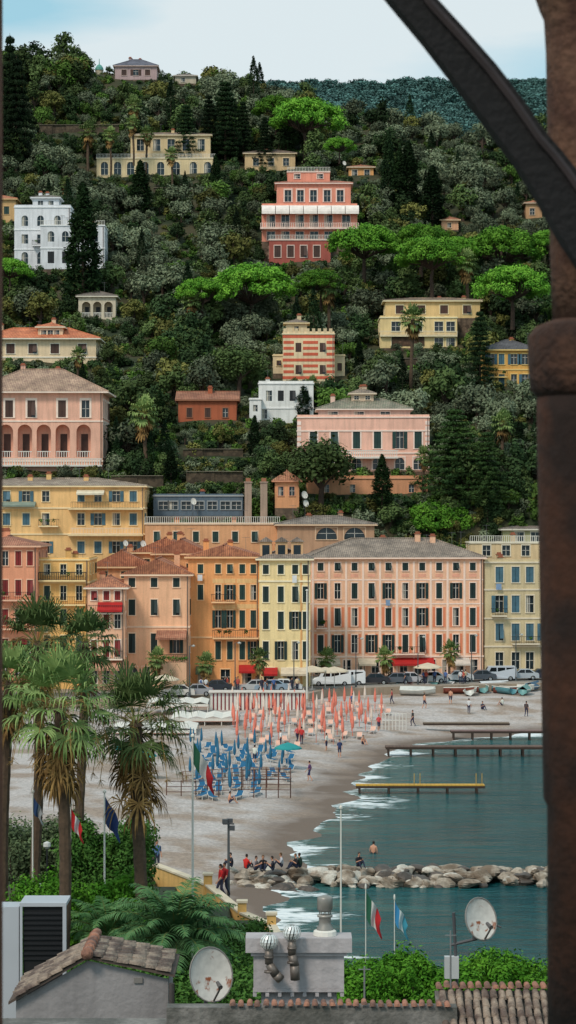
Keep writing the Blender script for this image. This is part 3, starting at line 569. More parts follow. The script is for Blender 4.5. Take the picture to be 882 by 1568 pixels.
def cypmesh(name,h,r,n=900,lm=None,seed=1):
    rr=np.random.default_rng(seed); z=rr.random(n)**.9; prof=np.minimum(1,z*6+.35)*(1-z**2.2)*r*(1+.16*np.sin(z*23+rr.random()*6)); a=rr.random(n)*6.283
    k=.65+.4*rr.random(n); cs=np.stack([np.cos(a)*prof*k,np.sin(a)*prof*k,z*h*1.02+.3],1)
    v,f=leafq(cs,np.full(n,r*.16),3,r*.17,up=.2,flat=2.0,aspect=.35)
    b=MB(); b.tube((0,0,-1),(0,0,h*.6),r*.13,r*.05,6)
    return mkmesh(name,[(v,f,lm or conm),(b.v,b.f,BARK)])
protos['cyp']=[cypmesh('cyp_a',3.6,.55,450,conm,3)]
def instancer(name,items,me,mat=None):
    vs=[];fs=[]
    for i,(x,y,z,s) in enumerate(items):
        a=random.uniform(0,6.28); h=s/2
        for k in range(4):
            t=a+math.pi/4+k*math.pi/2; vs.append((x+math.cos(t)*h*1.41421,y+math.sin(t)*h*1.41421,z))
        fs.append((4*i,4*i+1,4*i+2,4*i+3))
    m_=bpy.data.meshes.new(name); m_.from_pydata(vs,[],fs); o=obj(name,m_)
    o.instance_type='FACES'; o.use_instance_faces_scale=True; o.instance_faces_scale=1; o.show_instancer_for_render=False
    c=obj(me.name,me,parent=o); return o
def blocked(x,y,z,r,h):
    l=441+(x-r)*F/y; rt=441+(x+r)*F/y; tp=784-(z+h-H)*F/y; bt=784-(z-H)*F/y
    for (a,b_,t_,bb,Y_,dp) in excl:
        if l<b_ and rt>a:
            if y<Y_+dp+.5 and y>Y_-1 and not (tp>bb) and bt>t_+2: 
                if l+2<b_ and rt-2>a: return True
            if y<=Y_ and tp<bb-.22*min(60,bb-t_) and bt>t_: return True
    return False
lists={k:[[] for _ in v] for k,v in protos.items()}
def addt(kind,x,y,s):
    z=float(terr(x,y))
    for k in (1,.6,.38):
        ss=s*k
        hh={'oak':2.0,'olive':1.9,'bush':1.0,'cyp':3.6}[kind]*ss
        if not blocked(x,y,z,ss*.9,hh):
            if kind!='bush' and ss<1: kind='bush'
            random.choice(lists[kind]).append((x,y,z-.1,ss)); return
        if ss<.6: return
for _ in range(2900):
    y=random.uniform(330,600); x=random.uniform(-1,1)*(.17*y+15)
    olz=(x>5 and y>470) or (math.sin(x*.07+y*.05)>.25)
    k='olive' if random.random()<(.75 if olz else .25) else 'oak'
    if random.random()<.035: k='cyp'
    addt(k,x,y,random.choice([random.uniform(1.3,2.4),random.uniform(2,4.0)]) if k!='cyp' else random.uniform(1.5,3.0))
for _ in range(13000):
    y=random.uniform(322,600); x=random.uniform(-1,1)*(.17*y+15); addt('bush',x,y,random.uniform(.7,1.8))
for _ in range(1500): # steep garden slope right behind the seafront row
    y=random.uniform(319,348); x=random.uniform(-30,45); addt('bush',x,y,random.uniform(.7,1.7))
for _ in range(170):
    y=random.uniform(329,348); x=random.uniform(-30,45); addt(random.choice(['oak','oak','olive','cyp']),x,y,random.uniform(1.2,2.3))
for px in range(-60,420,6): 
    y=565+random.uniform(-8,6); x=(px-441)*y/F
    if not 140<px<250: addt('oak',x,y,random.uniform(2,5.0))
for k,ls in lists.items():
    for i,l in enumerate(ls):
        if l: instancer('hillside_'+{'oak':'oak_trees','olive':'olive_trees','bush':'shrubs','cyp':'cypresses'}[k],l,protos[k][i])
# distant hill
dy=1500
dx=np.linspace(-700,900,120); dyy=np.linspace(900,1900,50); X,Y=np.meshgrid(dx,dyy)
def dh(x,y):
    x=np.asarray(x,float); ridge=H+(784-(131+4*np.sin(x*.02)+3*np.sin(x*.051)))*dy/F
    ridge=ridge-np.where(x<20,(20-x)*.10,0)
    return ridge-np.abs(y-dy)*.42+8*sn(x,y,.02)*np.clip(np.abs(y-dy)/150,0,1)
dm=M((.25,.37,.37),.95,c2=(.3,.41,.4),scale=.02,kind='two')  # aerial haze put into the ground colour as a bluish green
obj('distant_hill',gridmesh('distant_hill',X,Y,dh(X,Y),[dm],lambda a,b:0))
hz_m=LF((.28,.4,.39),(.34,.46,.43),.05); dproto=bushproto('distant_tree',hz_m,1,9,n=12,nper=40,size=.15,trunk=False,cz=.6)  # leaf colour carries the aerial haze too, bluer than the near trees
it=[]
for _ in range(6500):
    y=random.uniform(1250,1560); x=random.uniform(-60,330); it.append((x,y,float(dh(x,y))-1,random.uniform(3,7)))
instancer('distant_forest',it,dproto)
# umbrella pines
def pinemesh(name,R,h,seed,lm=pinem):
    rr=random.Random(seed); cs=[];rs=[]
    for i in range(120):
        a=rr.uniform(0,6.283); k=math.sqrt(rr.random()); zz=math.sqrt(max(0,1-k*k))*R*.7
        lob=1+.1*math.sin(3*a+seed)+.06*math.sin(7*a)
        cs.append((math.cos(a)*k*R*lob,math.sin(a)*k*R*lob,h+zz*rr.uniform(.7,1.03)-(.6 if k>.85 else 0))); q=rr.uniform(.13,.22)*R; rs.append((q,q,q*.65))
    v,f=leafq(cs,rs,120,.042*R,up=.5,aspect=.42,shell=.75)
    b=MB(); b.path([(0,0,-2),(.15,0,h*.35),(-.1,.1,h*.75)],[.07*R,.055*R,.045*R],7)
    for c in cs[::4]:
        m_=Vector((c[0]*.45,c[1]*.45,h*.95)); b.tube((-.1,.1,h*.7),m_,.03*R,.02*R,5,False); b.tube(m_,c,.02*R,.008*R,4,False)
    return mkmesh(name,[(v,f,lm),(b.v,b.f,BARK)])
pm=[pinemesh('pine',6,4.2,1),pinemesh('pine',6,4.2,2),pinemesh('pine',6,4.2,3)]
for (px,rt,w,dY) in [(467,150,120,-4),(423,146,74,2),(557,344,118,-10),(645,343,100,-8),(662,362,115,-14),(768,348,130,0),(785,406,122,-14),(385,403,140,-4),(492,412,80,-6),(310,425,90,-2),(668,766,118,0),(840,352,70,3),(15,395,70,0),(520,210,50,0),(700,362,60,-3)]:
    base=rt+95 if rt<700 else rt+60; Y_=Yrow(base)+dY; s=Y_/F; R=w*s/2; sc=R/6.7
    ztop=H-(rt-784)*s; hh=(4.2+4.2+.5)*sc; o=obj('umbrella_pine',random.choice(pm),((px-441)*s,Y_,ztop-hh),(0,0,random.uniform(0,6))); o.scale=(sc,sc,sc)
cym=[cypmesh('cypress',12,1.6,1500,conm,5),cypmesh('cypress',12,1.6,1500,LF((.1,.16,.09),(.15,.22,.12)),6)]
for (px,rt,rb,w) in [(127,290,470,56),(595,206,318,26),(625,222,322,38),(662,258,345,38),(612,230,320,26),(585,700,775,30),(600,395,430,14),(706,362,400,12),(215,250,330,34),(465,585,640,26),(330,240,300,20),(550,520,570,16),(262,690,735,22),(245,600,650,18),(470,150,230,16),(390,640,700,22),(160,225,262,14),(425,585,620,14)]:
    Y_=Yrow(rb)-2; s=Y_/F; h=(rb-rt)*s; o=obj('cypress_tree',random.choice(cym),P(px,rb,Y_),(0,0,random.uniform(0,6))); o.scale=(w*s/2/1.55,)*2+(h/12.2,)
def conifer(name,h,r,seed,lm):
    rr=random.Random(seed); cs=[];rs=[]; b=MB(); b.tube((0,0,-2),(0,0,h*.97),.04*h*.5,.03,7)
    nl=15
    for i in range(nl):
        z=h*(.12+.86*i/nl); rad=r*(1-(i/nl))**.8*rr.uniform(.75,1.15); k=7
        for j in range(k):
            a=j*6.283/k+i*.7+rr.uniform(-.3,.3); q=rad*rr.uniform(.7,1.15)
            b.tube((0,0,z),(math.cos(a)*q,math.sin(a)*q,z-.1*q),.05,.015,4,False)
            for tt in (.3,.55,.8,1.0): cs.append((math.cos(a)*q*tt,math.sin(a)*q*tt,z-.1*q*tt)); rs.append((.16*r*(1.2-tt*.5),)*2+(.065*r,))
    v,f=leafq(cs,rs,34,.04*r,up=.3,aspect=.4,shell=.2)
    return mkmesh(name,[(v,f,lm),(b.v,b.f,BARK)])
cfm=conifer('conifer',12,4.2,3,LF((.2,.29,.17),(.28,.37,.2))); cfd=conifer('conifer',12,4.2,8,conm)
for (px,rt,rb,w,me) in [(697,618,770,140,cfm),(745,655,780,90,cfm),(345,118,250,80,cfd),(285,155,260,60,cfd),(372,150,250,46,cfd),(405,175,260,40,cfd),(735,470,600,60,cfd),(40,640,700,40,cfd),(15,44,262,66,cfd),(25,80,265,80,cfd),(320,140,250,50,cfd)]:
    Y_=Yrow(rb) if rb<775 else Yrow(rb)-1; s=Y_/F; o=obj('conifer_tree',me,P(px,rb,Y_),(0,0,random.uniform(0,6))); o.scale=(w*s/2/4.2,)*2+((rb-rt)*s/12,)
for (px,rt,rb,w) in [(490,672,775,120),(365,528,600,90)]:
    Y_=Yrow(min(rb,774))-1; s=Y_/F; o=obj('broadleaf_tree',bushproto('broadleaf',oak,1,41+px,n=34,nper=130,size=.06,zs=.75,cz=1.3),P(px,rb,Y_)); k=w*s/2; o.scale=(k,k,(rb-rt)*s/2.0)
# fan palms
PG=LF((.31,.4,.22),(.48,.55,.34),1.5); PGd=LF((.27,.36,.2),(.42,.49,.3),1.5); DEAD=M((.57,.45,.28),.9,c2=(.37,.28,.18),scale=2,kind='leaf'); TRK=M((.36,.29,.23),.95,.35,6,.8)
def fanleaf(mb,pm_,o,d,plen,blen,droop,nseg=16,wd=.05):
    d=d.normalized(); up=Vector((0,0,1)); sd=d.cross(up)
    if sd.length<.1: sd=Vector((1,0,0))
    sd.normalize()
    p1=o+d*plen*.6; dd=(d-up*droop*.35).normalized(); p2=p1+dd*plen*.4; pm_.tube(o,p1,.02*wd/.05,.015*wd/.05,4,False); pm_.tube(p1,p2,.015*wd/.05,.012*wd/.05,4,False)
    nr=sd.cross(dd).normalized()
    for i in range(nseg):
        a=math.radians(-115+230*i/(nseg-1)+random.uniform(-5,5)); v=(dd*math.cos(a)+sd*math.sin(a)+nr*.18).normalized(); L_=blen*(.75+.25*math.cos(a))*random.uniform(.8,1.12)
        w=v.cross(nr).normalized()*wd
        m1=p2+v*L_*.5; m2=m1+(v-up*droop*random.uniform(.5,1.2)).normalized()*L_*.28; m3=m2+(v*.45-up*(droop*2.0+.15)).normalized()*L_*.32
        mb.add([p2-w*.3,p2+w*.3,m1+w,m1-w,m2+w*.7,m2-w*.7,m3],[(0,1,2,3),(3,2,4,5),(5,4,6)])
def fanpalm(name,R,trunk,tr,nl,seed,skirt=25,gm=PG,wd=.05,nseg=16):
    random.seed(seed); g_=MB();p_=MB();d_=MB();t_=MB();fl=MB(); c=Vector((0,0,0))
    n=26; pts=[(.15*math.sin(i*.16+seed)-.15*math.sin(seed),.1*math.cos(i*.12)-.1,-trunk*(i/n)) for i in range(n+1)]
    for i in range(n):
        t_.tube(pts[i],pts[i+1],tr*(1.1 if i%2 else 1.0),tr*(1.0 if i%2 else 1.08),9)
    t_.tube(pts[0],(0,0,.25),tr*1.4,tr*.6,9)
    for i in range(nl):
        el=math.radians(-45+128*(i/nl)**.95+random.uniform(-8,8)); a=i*2.399+random.uniform(-.3,.3)
        d=Vector((math.cos(a)*math.cos(el),math.sin(a)*math.cos(el),math.sin(el)))
        k=random.uniform(.8,1.1)
        fanleaf(g_,p_,c+Vector((0,0,.1)),d,R*.58*k,R*.5*k,.6 if el<.5 else .28,nseg,wd)
    for i in range(skirt):
        el=math.radians(random.uniform(-88,-38)); a=i*2.399
        d=Vector((math.cos(a)*math.cos(el),math.sin(a)*math.cos(el),math.sin(el)))
        fanleaf(d_,d_,c-Vector((0,0,random.uniform(0,.75*R))),d,R*random.uniform(.3,.5),R*random.uniform(.35,.5),1.1,max(8,nseg//2),wd)
    for i in range(9 if skirt>24 else 0):
        a=i*.7+seed; o=Vector((0,0,.1)); pts2=[o]
        for k in range(1,9): u=k/8; pts2.append(o+Vector((math.cos(a)*R*.75*u**.7,math.sin(a)*R*.75*u**.7,R*.25*math.sin(u*2.2)-R*.95*u*u*u)))
        fl.path(pts2,[.018]*9,4)
        for k in range(4,9):
            for _ in range(14): e_=pts2[k]+Vector((random.gauss(0,.12),random.gauss(0,.12),-random.uniform(0,.35))); fl.tube(pts2[k],e_,.009,.006,3,False)
    e=obj(name,None); 
    for nm,b,m_ in (('fronds',g_,gm),('petioles',p_,M((.5,.5,.25))),('dead_fronds',d_,DEAD),('trunk',t_,TRK),('fruit_stalks',fl,M((.58,.46,.26)))):
        if b.f: obj(nm,mkmesh(nm,[(b.v,b.f,m_)]),parent=e)
    return e
def put(e,px,row,Y,sc=1): e.location=P(px,row,Y); e.scale=(sc,)*3
a=fanpalm('fan_palm',2.85,13,.26,44,11,46,PG,.042,20); put(a,208,1112,95)
a=fanpalm('fan_palm',2.7,13,.24,42,12,46,PG,.042,20); put(a,92,1088,92)
a=fanpalm('fan_palm',2.4,14,.22,38,13,34,PG,.042,18); put(a,58,990,102)
a=fanpalm('fan_palm',2.0,14,.22,36,14,16,PGd); put(a,130,990,112)
a=fanpalm('fan_palm',2.0,14,.22,32,15,26,PG); put(a,14,1050,98)
hp=fanpalm('fan_palm',2.1,9,.22,34,21,16,LF((.32,.4,.22),(.46,.52,.32),1.5),.11,10); put(hp,205,163,Yrow(250)-3,1.2)
for (px,r,rb,sc) in [(135,203,270,1.3),(168,208,270,1.0),(225,206,265,1.0),(262,238,300,.9),(293,462,520,1.15),(503,440,520,1.3),(632,490,600,1.3),(713,404,490,1.3),(220,635,720,1.4),(770,650,720,1.1),(100,282,330,.8),(120,545,600,.8),(478,588,620,.7),(650,700,740,.8),(203,190,275,1.0)]:
    Y_=Yrow(rb)-3; dup(hp,P(px,r,Y_),random.uniform(0,6),sc)
for (px,r) in [(315,1018),(397,1010),(590,1008),(690,998),(240,1010),(500,1010)]:
    q=dup(hp,P(px,r,278 if px<450 else 291),random.uniform(0,6),.75)
    for c in q.children:
        if c.name.startswith('trunk'): c.scale=(1,1,.42)
random.seed(99)
def feather(name,R,nf,seed,gm,th_=0.5):
    random.seed(seed); g_=MB(); s_=MB()
    for i in range(nf):
        a=i*2.399; el=math.radians(15+70*(i/nf)); d=Vector((math.cos(a),math.sin(a),0)); up=Vector((0,0,1)); n=22; pts=[]
        p=Vector((0,0,0)); e=el; L_=R*random.uniform(.85,1.1)
        for k in range(n+1):
            pts.append(p.copy()); p=p+(d*math.cos(e)+up*math.sin(e))*L_/n; e-=math.radians(95)/n*(.4+1.2*k/n)
        s_.path(pts[::3],[.03*(1-k/9)+.006 for k in range(len(pts[::3]))],4)
        sd=d.cross(up)
        for k in range(2,n):
            t=(pts[k+1]-pts[k]).normalized(); l=R*.24*math.sin(math.pi*(k/n)**.7*.95+.1)+.05
            for sg in (-1,1):
                for jj in (0,.5):
                    q=pts[k]+t*(L_/n*jj); dr=(sd*sg*.9+t*.55+up*random.uniform(-.35,.15)).normalized(); w=t*.025*R/3
                    tip=q+dr*l-up*l*.25; md=q+dr*l*.55; g_.add([q-w,q+w,md+w,md-w,tip],[(0,1,2,3),(3,2,4)])
    t_=MB(); t_.tube((0,0,-3),(0,0,.1),.3,.35,9)
    e=obj(name,None)
    for nm,b,m_ in (('fronds',g_,gm),('stems',s_,M((.4,.42,.2))),('trunk',t_,TRK)): obj(nm,mkmesh(nm,[(b.v,b.f,m_)]),parent=e)
    return e
a=feather('feather_palm',3.3,46,3,LF((.25,.4,.25),(.38,.52,.34),2)); put(a,268,1445,88)
a=feather('feather_palm',2.5,28,4,LF((.27,.41,.25),(.38,.52,.32),2)); put(a,165,1435,93)
def hedge(name,x0,x1,y0,y1,z0,z1,n,nper,size,lm,r=.45,seed=0):
    rr=random.Random(seed); cs=[];rs=[]
    for i in range(n):
        x=rr.uniform(x0,x1); y=rr.uniform(y0,y1); f=rr.random()**.5
        top_=z1+.1*(z1-z0)*math.sin(x*1.9+seed)-.25*(z1-z0)*(abs((y-(y0+y1)/2)/((y1-y0)/2))**2)-.12*(z1-z0)*rr.random()
        cs.append((x,y,z0+(top_-z0)*f)); rs.append(r*rr.uniform(.6,1.2))
    v,f=leafq(cs,rs,nper,size,up=.5,aspect=.5,shell=.8); b=MB()
    for i in range(0,n,6): b.tube((cs[i][0]*.9+.1*(x0+x1)/2,cs[i][1],z0-.5),cs[i],.05,.02,5,False)
    return obj(name,mkmesh(name,[(v,f,lm),(b.v,b.f,BARK)]))
HG=LF((.24,.43,.12),(.38,.58,.19),1.2); HG2=LF((.2,.32,.14),(.3,.43,.2),1.2)
s=75/F
hedge('pittosporum_hedge',(505-441)*s,(850-441)*s,73,76.5,7.0,9.4,440,110,.07,HG,.34,1)
s=96/F
hedge('garden_hedge',(25-441)*s,(232-441)*s,94,97.5,4.5,H-(1343-784)*s,330,110,.08,HG,.45,2)
s=112/F
hedge('garden_shrub',(100-441)*s,(228-441)*s,110,114,4,H-(1262-784)*s,330,95,.1,HG2,.55,3)
hedge('olive_shrub',(5-441)*s,(110-441)*s,113,117,5,H-(1270-784)*s,230,80,.1,LF((.32,.38,.27),(.42,.48,.34),1),.6,4)
s=104/F
hedge('low_garden_shrub',(200-441)*s,(400-441)*s,98,106,3.6,5.2,230,90,.09,HG2,.5,5)
s=84/F
hedge('dark_garden_shrub',(90-441)*s,(400-441)*s,80,90,4.8,7.0,300,90,.09,HG2,.5,6)
# ---------------- breakwater rocks
t=Thing('breakwater_rocks'); rk=t.p('rocks',M((.66,.61,.55),.9,c2=(.45,.39,.33),scale=.9,kind='two',bump=1)); rk2=t.p('wet_rocks',M((.33,.29,.26),.5,.3,2,.5)); rk3=t.p('pale_rocks',M((.78,.75,.7),.9,c2=(.6,.54,.48),scale=1.2,kind='two',bump=1))
random.seed(5)
for i in range(340):
    u=random.random(); px=355+u*500; yy=146.5+random.uniform(-2.6,2.4)+ (2.0 if px>480 else 0); x=(px-441)*146/F; off=abs(yy-148.5)/3
    r=random.uniform(.28,.8)*(1.15 if random.random()<.12 else 1)*(1-.3*off); zz=.7*(1-off)+random.uniform(-.2,.15)
    (rk2 if zz<.0 or random.random()<.15 else (rk3 if random.random()<.35 else rk)).blob((x,yy,zz),(r*random.uniform(.9,1.6),r,r*random.uniform(.5,.8)),i,.33,14,9)
t.done()
def pier(name,pxa,pxb,row,z,wid,mat,legs=True,step=2.2,rail=False):
    a_=G(pxa,row,z); b2=G(pxb,row,z); t=Thing(name,(a_.x,a_.y,0)); L_=b2.x-a_.x; d=t.p('deck',mat)
    n=int(L_/.35)
    for i in range(n): d.box(i*L_/n,(i+1)*L_/n-.03,-wid/2,wid/2,z-.08,z)
    bm=t.p('beams',M((.25,.2,.17))); bm.box(0,L_,-wid/2,-wid/2+.12,z-.28,z-.082); bm.box(0,L_,wid/2-.12,wid/2,z-.28,z-.082)
    if legs:
        x=.3
        while x<L_:
            for y in (-wid/2+.06,wid/2-.06): bm.tube((x,y,-2.5),(x,y,z-.285),.09,.09,6)
            x+=step
    if rail: 
        rl=t.p('rail',mat); 
        for x in (L_*.45,L_*.93):
            for k in (0,.5): rl.tube((x+k,-wid/2,z),(x+k,-wid/2,z+1.0),.03,.03,5)
    t.done()
WD=M((.42,.34,.3),.9,.3,2,.3)
pier('wooden_pier',590,860,1142,1.0,1.6,WD); pier('yellow_jetty',545,742,1201,.75,1.1,M((.78,.6,.25),.8,.2),True,2.5,True); pier('far_wooden_pier',690,860,1118,1.0,1.2,M((.5,.4,.38)),True,2)
pier('beach_boardwalk',648,780,1106,1.25,1.0,M((.5,.44,.38)),False)
# ---------------- umbrellas etc
def umbrella(name,col,pole,open_=False):
    t=Thing(name); t.p('pole',pole).tube((0,0,0),(0,0,2.4),.035,.03,6); c=t.p('canopy',col)
    if open_: c.lathe((0,0,0),[(1.25,1.95),(1.28,1.85),(1.2,2.0),(.7,2.25),(.05,2.45)],10)
    else: c.lathe((0,0,0),[(.05,.85),(.13,1.0),(.16,1.35),(.11,1.9),(.05,2.3),(.02,2.45)],8)
    t.p('base',M((.6,.6,.6))).lathe((0,0,0),[(.3,0),(.3,.08),(.06,.12)],10); e=t.done(); return e
def lounger(name,col):
    t=Thing(name); f=t.p('frame',WHITE); c=t.p('sling',col)
    for x in (-.3,.3): f.box(x-.02,x+.02,-.9,.5,.28,.32); f.box(x-.02,x+.02,-.85,-.81,0,.28); f.box(x-.02,x+.02,.4,.44,0,.28); f.tube((x,.45,.31),(x,.85,.7),.02,.02,5)
    c.add([(-.28,-.9,.34),(.28,-.9,.34),(.28,.45,.34),(-.28,.45,.34),(.28,.85,.72),(-.28,.85,.72)],[(0,1,2,3),(3,2,4,5)]); return t.done()
def groundz(x,y): return float(terr(x,y))
cu=umbrella('beach_umbrella',M((.9,.5,.42),.8),M((.85,.45,.38))); bu=umbrella('beach_umbrella',M((.16,.4,.52),.8),M((.8,.8,.8))); tu=umbrella('beach_umbrella',M((.15,.55,.55),.8),M((.8,.8,.8)),True)
wu=umbrella('beach_umbrella',M((.88,.8,.74),.8),M((.8,.5,.44)))
cl=lounger('sun_lounger',M((.86,.68,.6))); bl=lounger('sun_lounger',M((.12,.36,.5)))
for e in (cu,bu,tu,cl,bl,wu): e.location=(0,0,-50)
def pl(e,x,y,yaw=0,sc=1): 
    if e.location.z<-40: e.location=(x,y,groundz(x,y)); e.rotation_euler[2]=yaw
    else: dup(e,(x,y,groundz(x,y)),yaw,sc)
for y in np.arange(227,268,3.9):
    for x in np.arange(-7.5,11,1.8):
        xx=x+random.uniform(-.3,.3)+ .5*math.sin(y); yy=y+random.uniform(-.5,.5); px=441+xx*F/yy
        if 352<px<585 and sdist(np.array(xx),np.array(yy))>6.5 and random.random()<.93: 
            pl(cu if random.random()<.82 else wu,xx,yy,0,random.uniform(.9,1.1))
            if random.random()<.5: pl(cl,xx+.7,yy-.5,random.uniform(-.2,.2),.9)
for y in np.arange(187,222,2.9):
    for x in np.arange(-9.5,-.3,1.5):
        xx=x+random.uniform(-.4,.4); yy=y+random.uniform(-.6,.6); px=441+xx*F/yy
        if 285<px<435 and not(px>400 and yy<200): 
            if random.random()<.6: pl(bu,xx,yy,0,random.uniform(.75,.95))
            if random.random()<.8: pl(bl,xx+.6,yy-.4,random.uniform(-.5,.5),.9)
pl(tu,0,209); pl(tu,-14,201); pl(tu,-12.5,196)
def fence(name,pts,z,h,mat,step=.9,rails=3):
    t=Thing(name); b=t.p('posts',mat); r_=t.p('rails',mat)
    for (a_,b2) in zip(pts[:-1],pts[1:]):
        a_=Vector(a_);b2=Vector(b2); L_=(b2-a_).length; n=max(1,int(L_/step))
        for i in range(n+1): q=a_+(b2-a_)*i/n; b.tube((q.x,q.y,z-.3),(q.x,q.y,z+h),.045,.045,5)
        for k in range(rails): zz=z+h*(k+1)/rails-.06; r_.tube((a_.x,a_.y,zz),(b2.x,b2.y,zz),.03,.03,5)
    t.done()
DW=M((.36,.24,.2),.9,.3)
def gp(px,row,z): g_=G(px,row,z); return (g_.x,g_.y,0)
fence('wooden_fence',[gp(255,1212,1.2),gp(300,1212,1.2),gp(370,1214,.9),gp(445,1222,.5),gp(445,1205,.5),gp(372,1200,.9)],.8,1.3,DW)
fence('wooden_fence',[gp(280,1195,1.2),gp(370,1194,.9),gp(445,1200,.6)],.9,1.1,M((.5,.38,.33)))
fence('white_fence',[gp(585,1115,1),gp(622,1115,1)],1.1,1.5,WHITE,.35,2)
fence('white_fence',[gp(470,1085,1.2),gp(590,1095,1.1)],1.1,1.2,M((.85,.7,.65)),.5,2)
t=Thing('striped_beach_cabins',P(322,1092,262)); s=262/F
for i in range(0,143,6): 
    u=i*s
    t.p('white_boards',WHITE).box(u,u+6*s*.62,0,.1,0,2.3)
    t.p('plum_boards',M((.5,.22,.25))).box(u+6*s*.62,u+6*s,.01,.09,0,2.25)
t.p('cabin_roof',M((.82,.78,.74))).box(-.2,143*s+.2,-.3,2.6,2.35,2.45); t.p('back_wall',WHITE).box(0,143*s,2.3,2.4,-.5,2.34); t.done()
for (a_,b2,r,Yy,dp) in [(170,300,1118,232,7),(225,318,1078,255,6),(262,365,1100,243,6),(0,60,1135,228,5)]:
    s=Yy/F; t=Thing('beach_canopy',P(a_,r,Yy)); w=(b2-a_)*s; z0=-t.loc[2]+.6
    c=t.p('fabric',WHITE); n=4
    for i in range(n): 
        u=i*w/n; c.add([(u,0,0),(u+w/n,0,0),(u+w/n,dp,.1),(u,dp,.1),(u+w/n/2,0,.22),(u+w/n/2,dp,.32)],[(0,4,5,3),(4,1,2,5)])
    c.box(0,w,-.02,0,-.3,-.01)
    for u in np.linspace(0,w,5):
        for y in (0,dp): t.p('posts',WHITE).tube((u,y,z0),(u,y,0),.05,.05,6)
    t.p('beam_fascia',M((.6,.4,.33))).box(0,w,-.05,-.021,-.36,-.3); t.done()
# ---------------- boats
def boat(name,col,L_=4.2,inv=False):
    t=Thing(name); h=t.p('hull',col,True); n=12; sec=[]
    for i in range(n+1):
        u=i/n; w=.85*math.sin(math.pi*min(1,(u*.82+.18)))**.6*(1 if u<.98 else .1); w=max(w,.03); zk=.05+.35*max(0,u-.7)**1.2*2; zt=.62+.25*max(0,u-.55)
        sec.append([(L_*(u-.5),-w,zt),(L_*(u-.5),-w*.85,zk+.25),(L_*(u-.5),0,zk),(L_*(u-.5),w*.85,zk+.25),(L_*(u-.5),w,zt)])
    vs=[p for s_ in sec for p in s_]; fs=[(i*5+j,i*5+j+1,(i+1)*5+j+1,(i+1)*5+j) for i in range(n) for j in range(4)]; fs.append((0,1,2,3,4)); h.add(vs,fs)
    w_=t.p('thwarts',M((.55,.4,.28)))
    for x in (-1,0,.9): w_.box(x-.12,x+.12,-.68,.68,.42,.47)
    g_=t.p('gunwale',WHITE)
    for k in (0,4): g_.path([s_[k] for s_ in sec],[.04]*(n+1),5)
    if inv: t.p('cover',col).add([s_[0] for s_ in sec]+[s_[4] for s_ in sec]+[(s_[2][0],0,.95) for s_ in sec],[(i,i+1,2*(n+1)+i+1,2*(n+1)+i) for i in range(n)]+[(n+1+i,n+1+i+1,2*(n+1)+i+1,2*(n+1)+i) for i in range(n)])
    return t.done()
bc=[M((.36,.58,.62),.5),M((.8,.8,.8),.4),M((.25,.38,.48),.5),M((.4,.58,.57),.5),M((.78,.78,.75),.4),M((.6,.33,.28),.5)]
random.seed(31)
for i,px in enumerate([612,628,640,655,668,683,696,706,722,738,745,757,768,782,792,803,815,828]):
    b=boat('rowing_boat',bc[i*5%6 if i%6 else 0],4.4,random.random()<.6); g_=G(px,1058+random.uniform(-5,7)+(4 if px<650 else 0),1.25); b.location=(g_.x,g_.y,1.3); b.rotation_euler=(random.uniform(-.25,.25),0,random.uniform(-.6,2.2)); b.scale=(1,1,1.25)
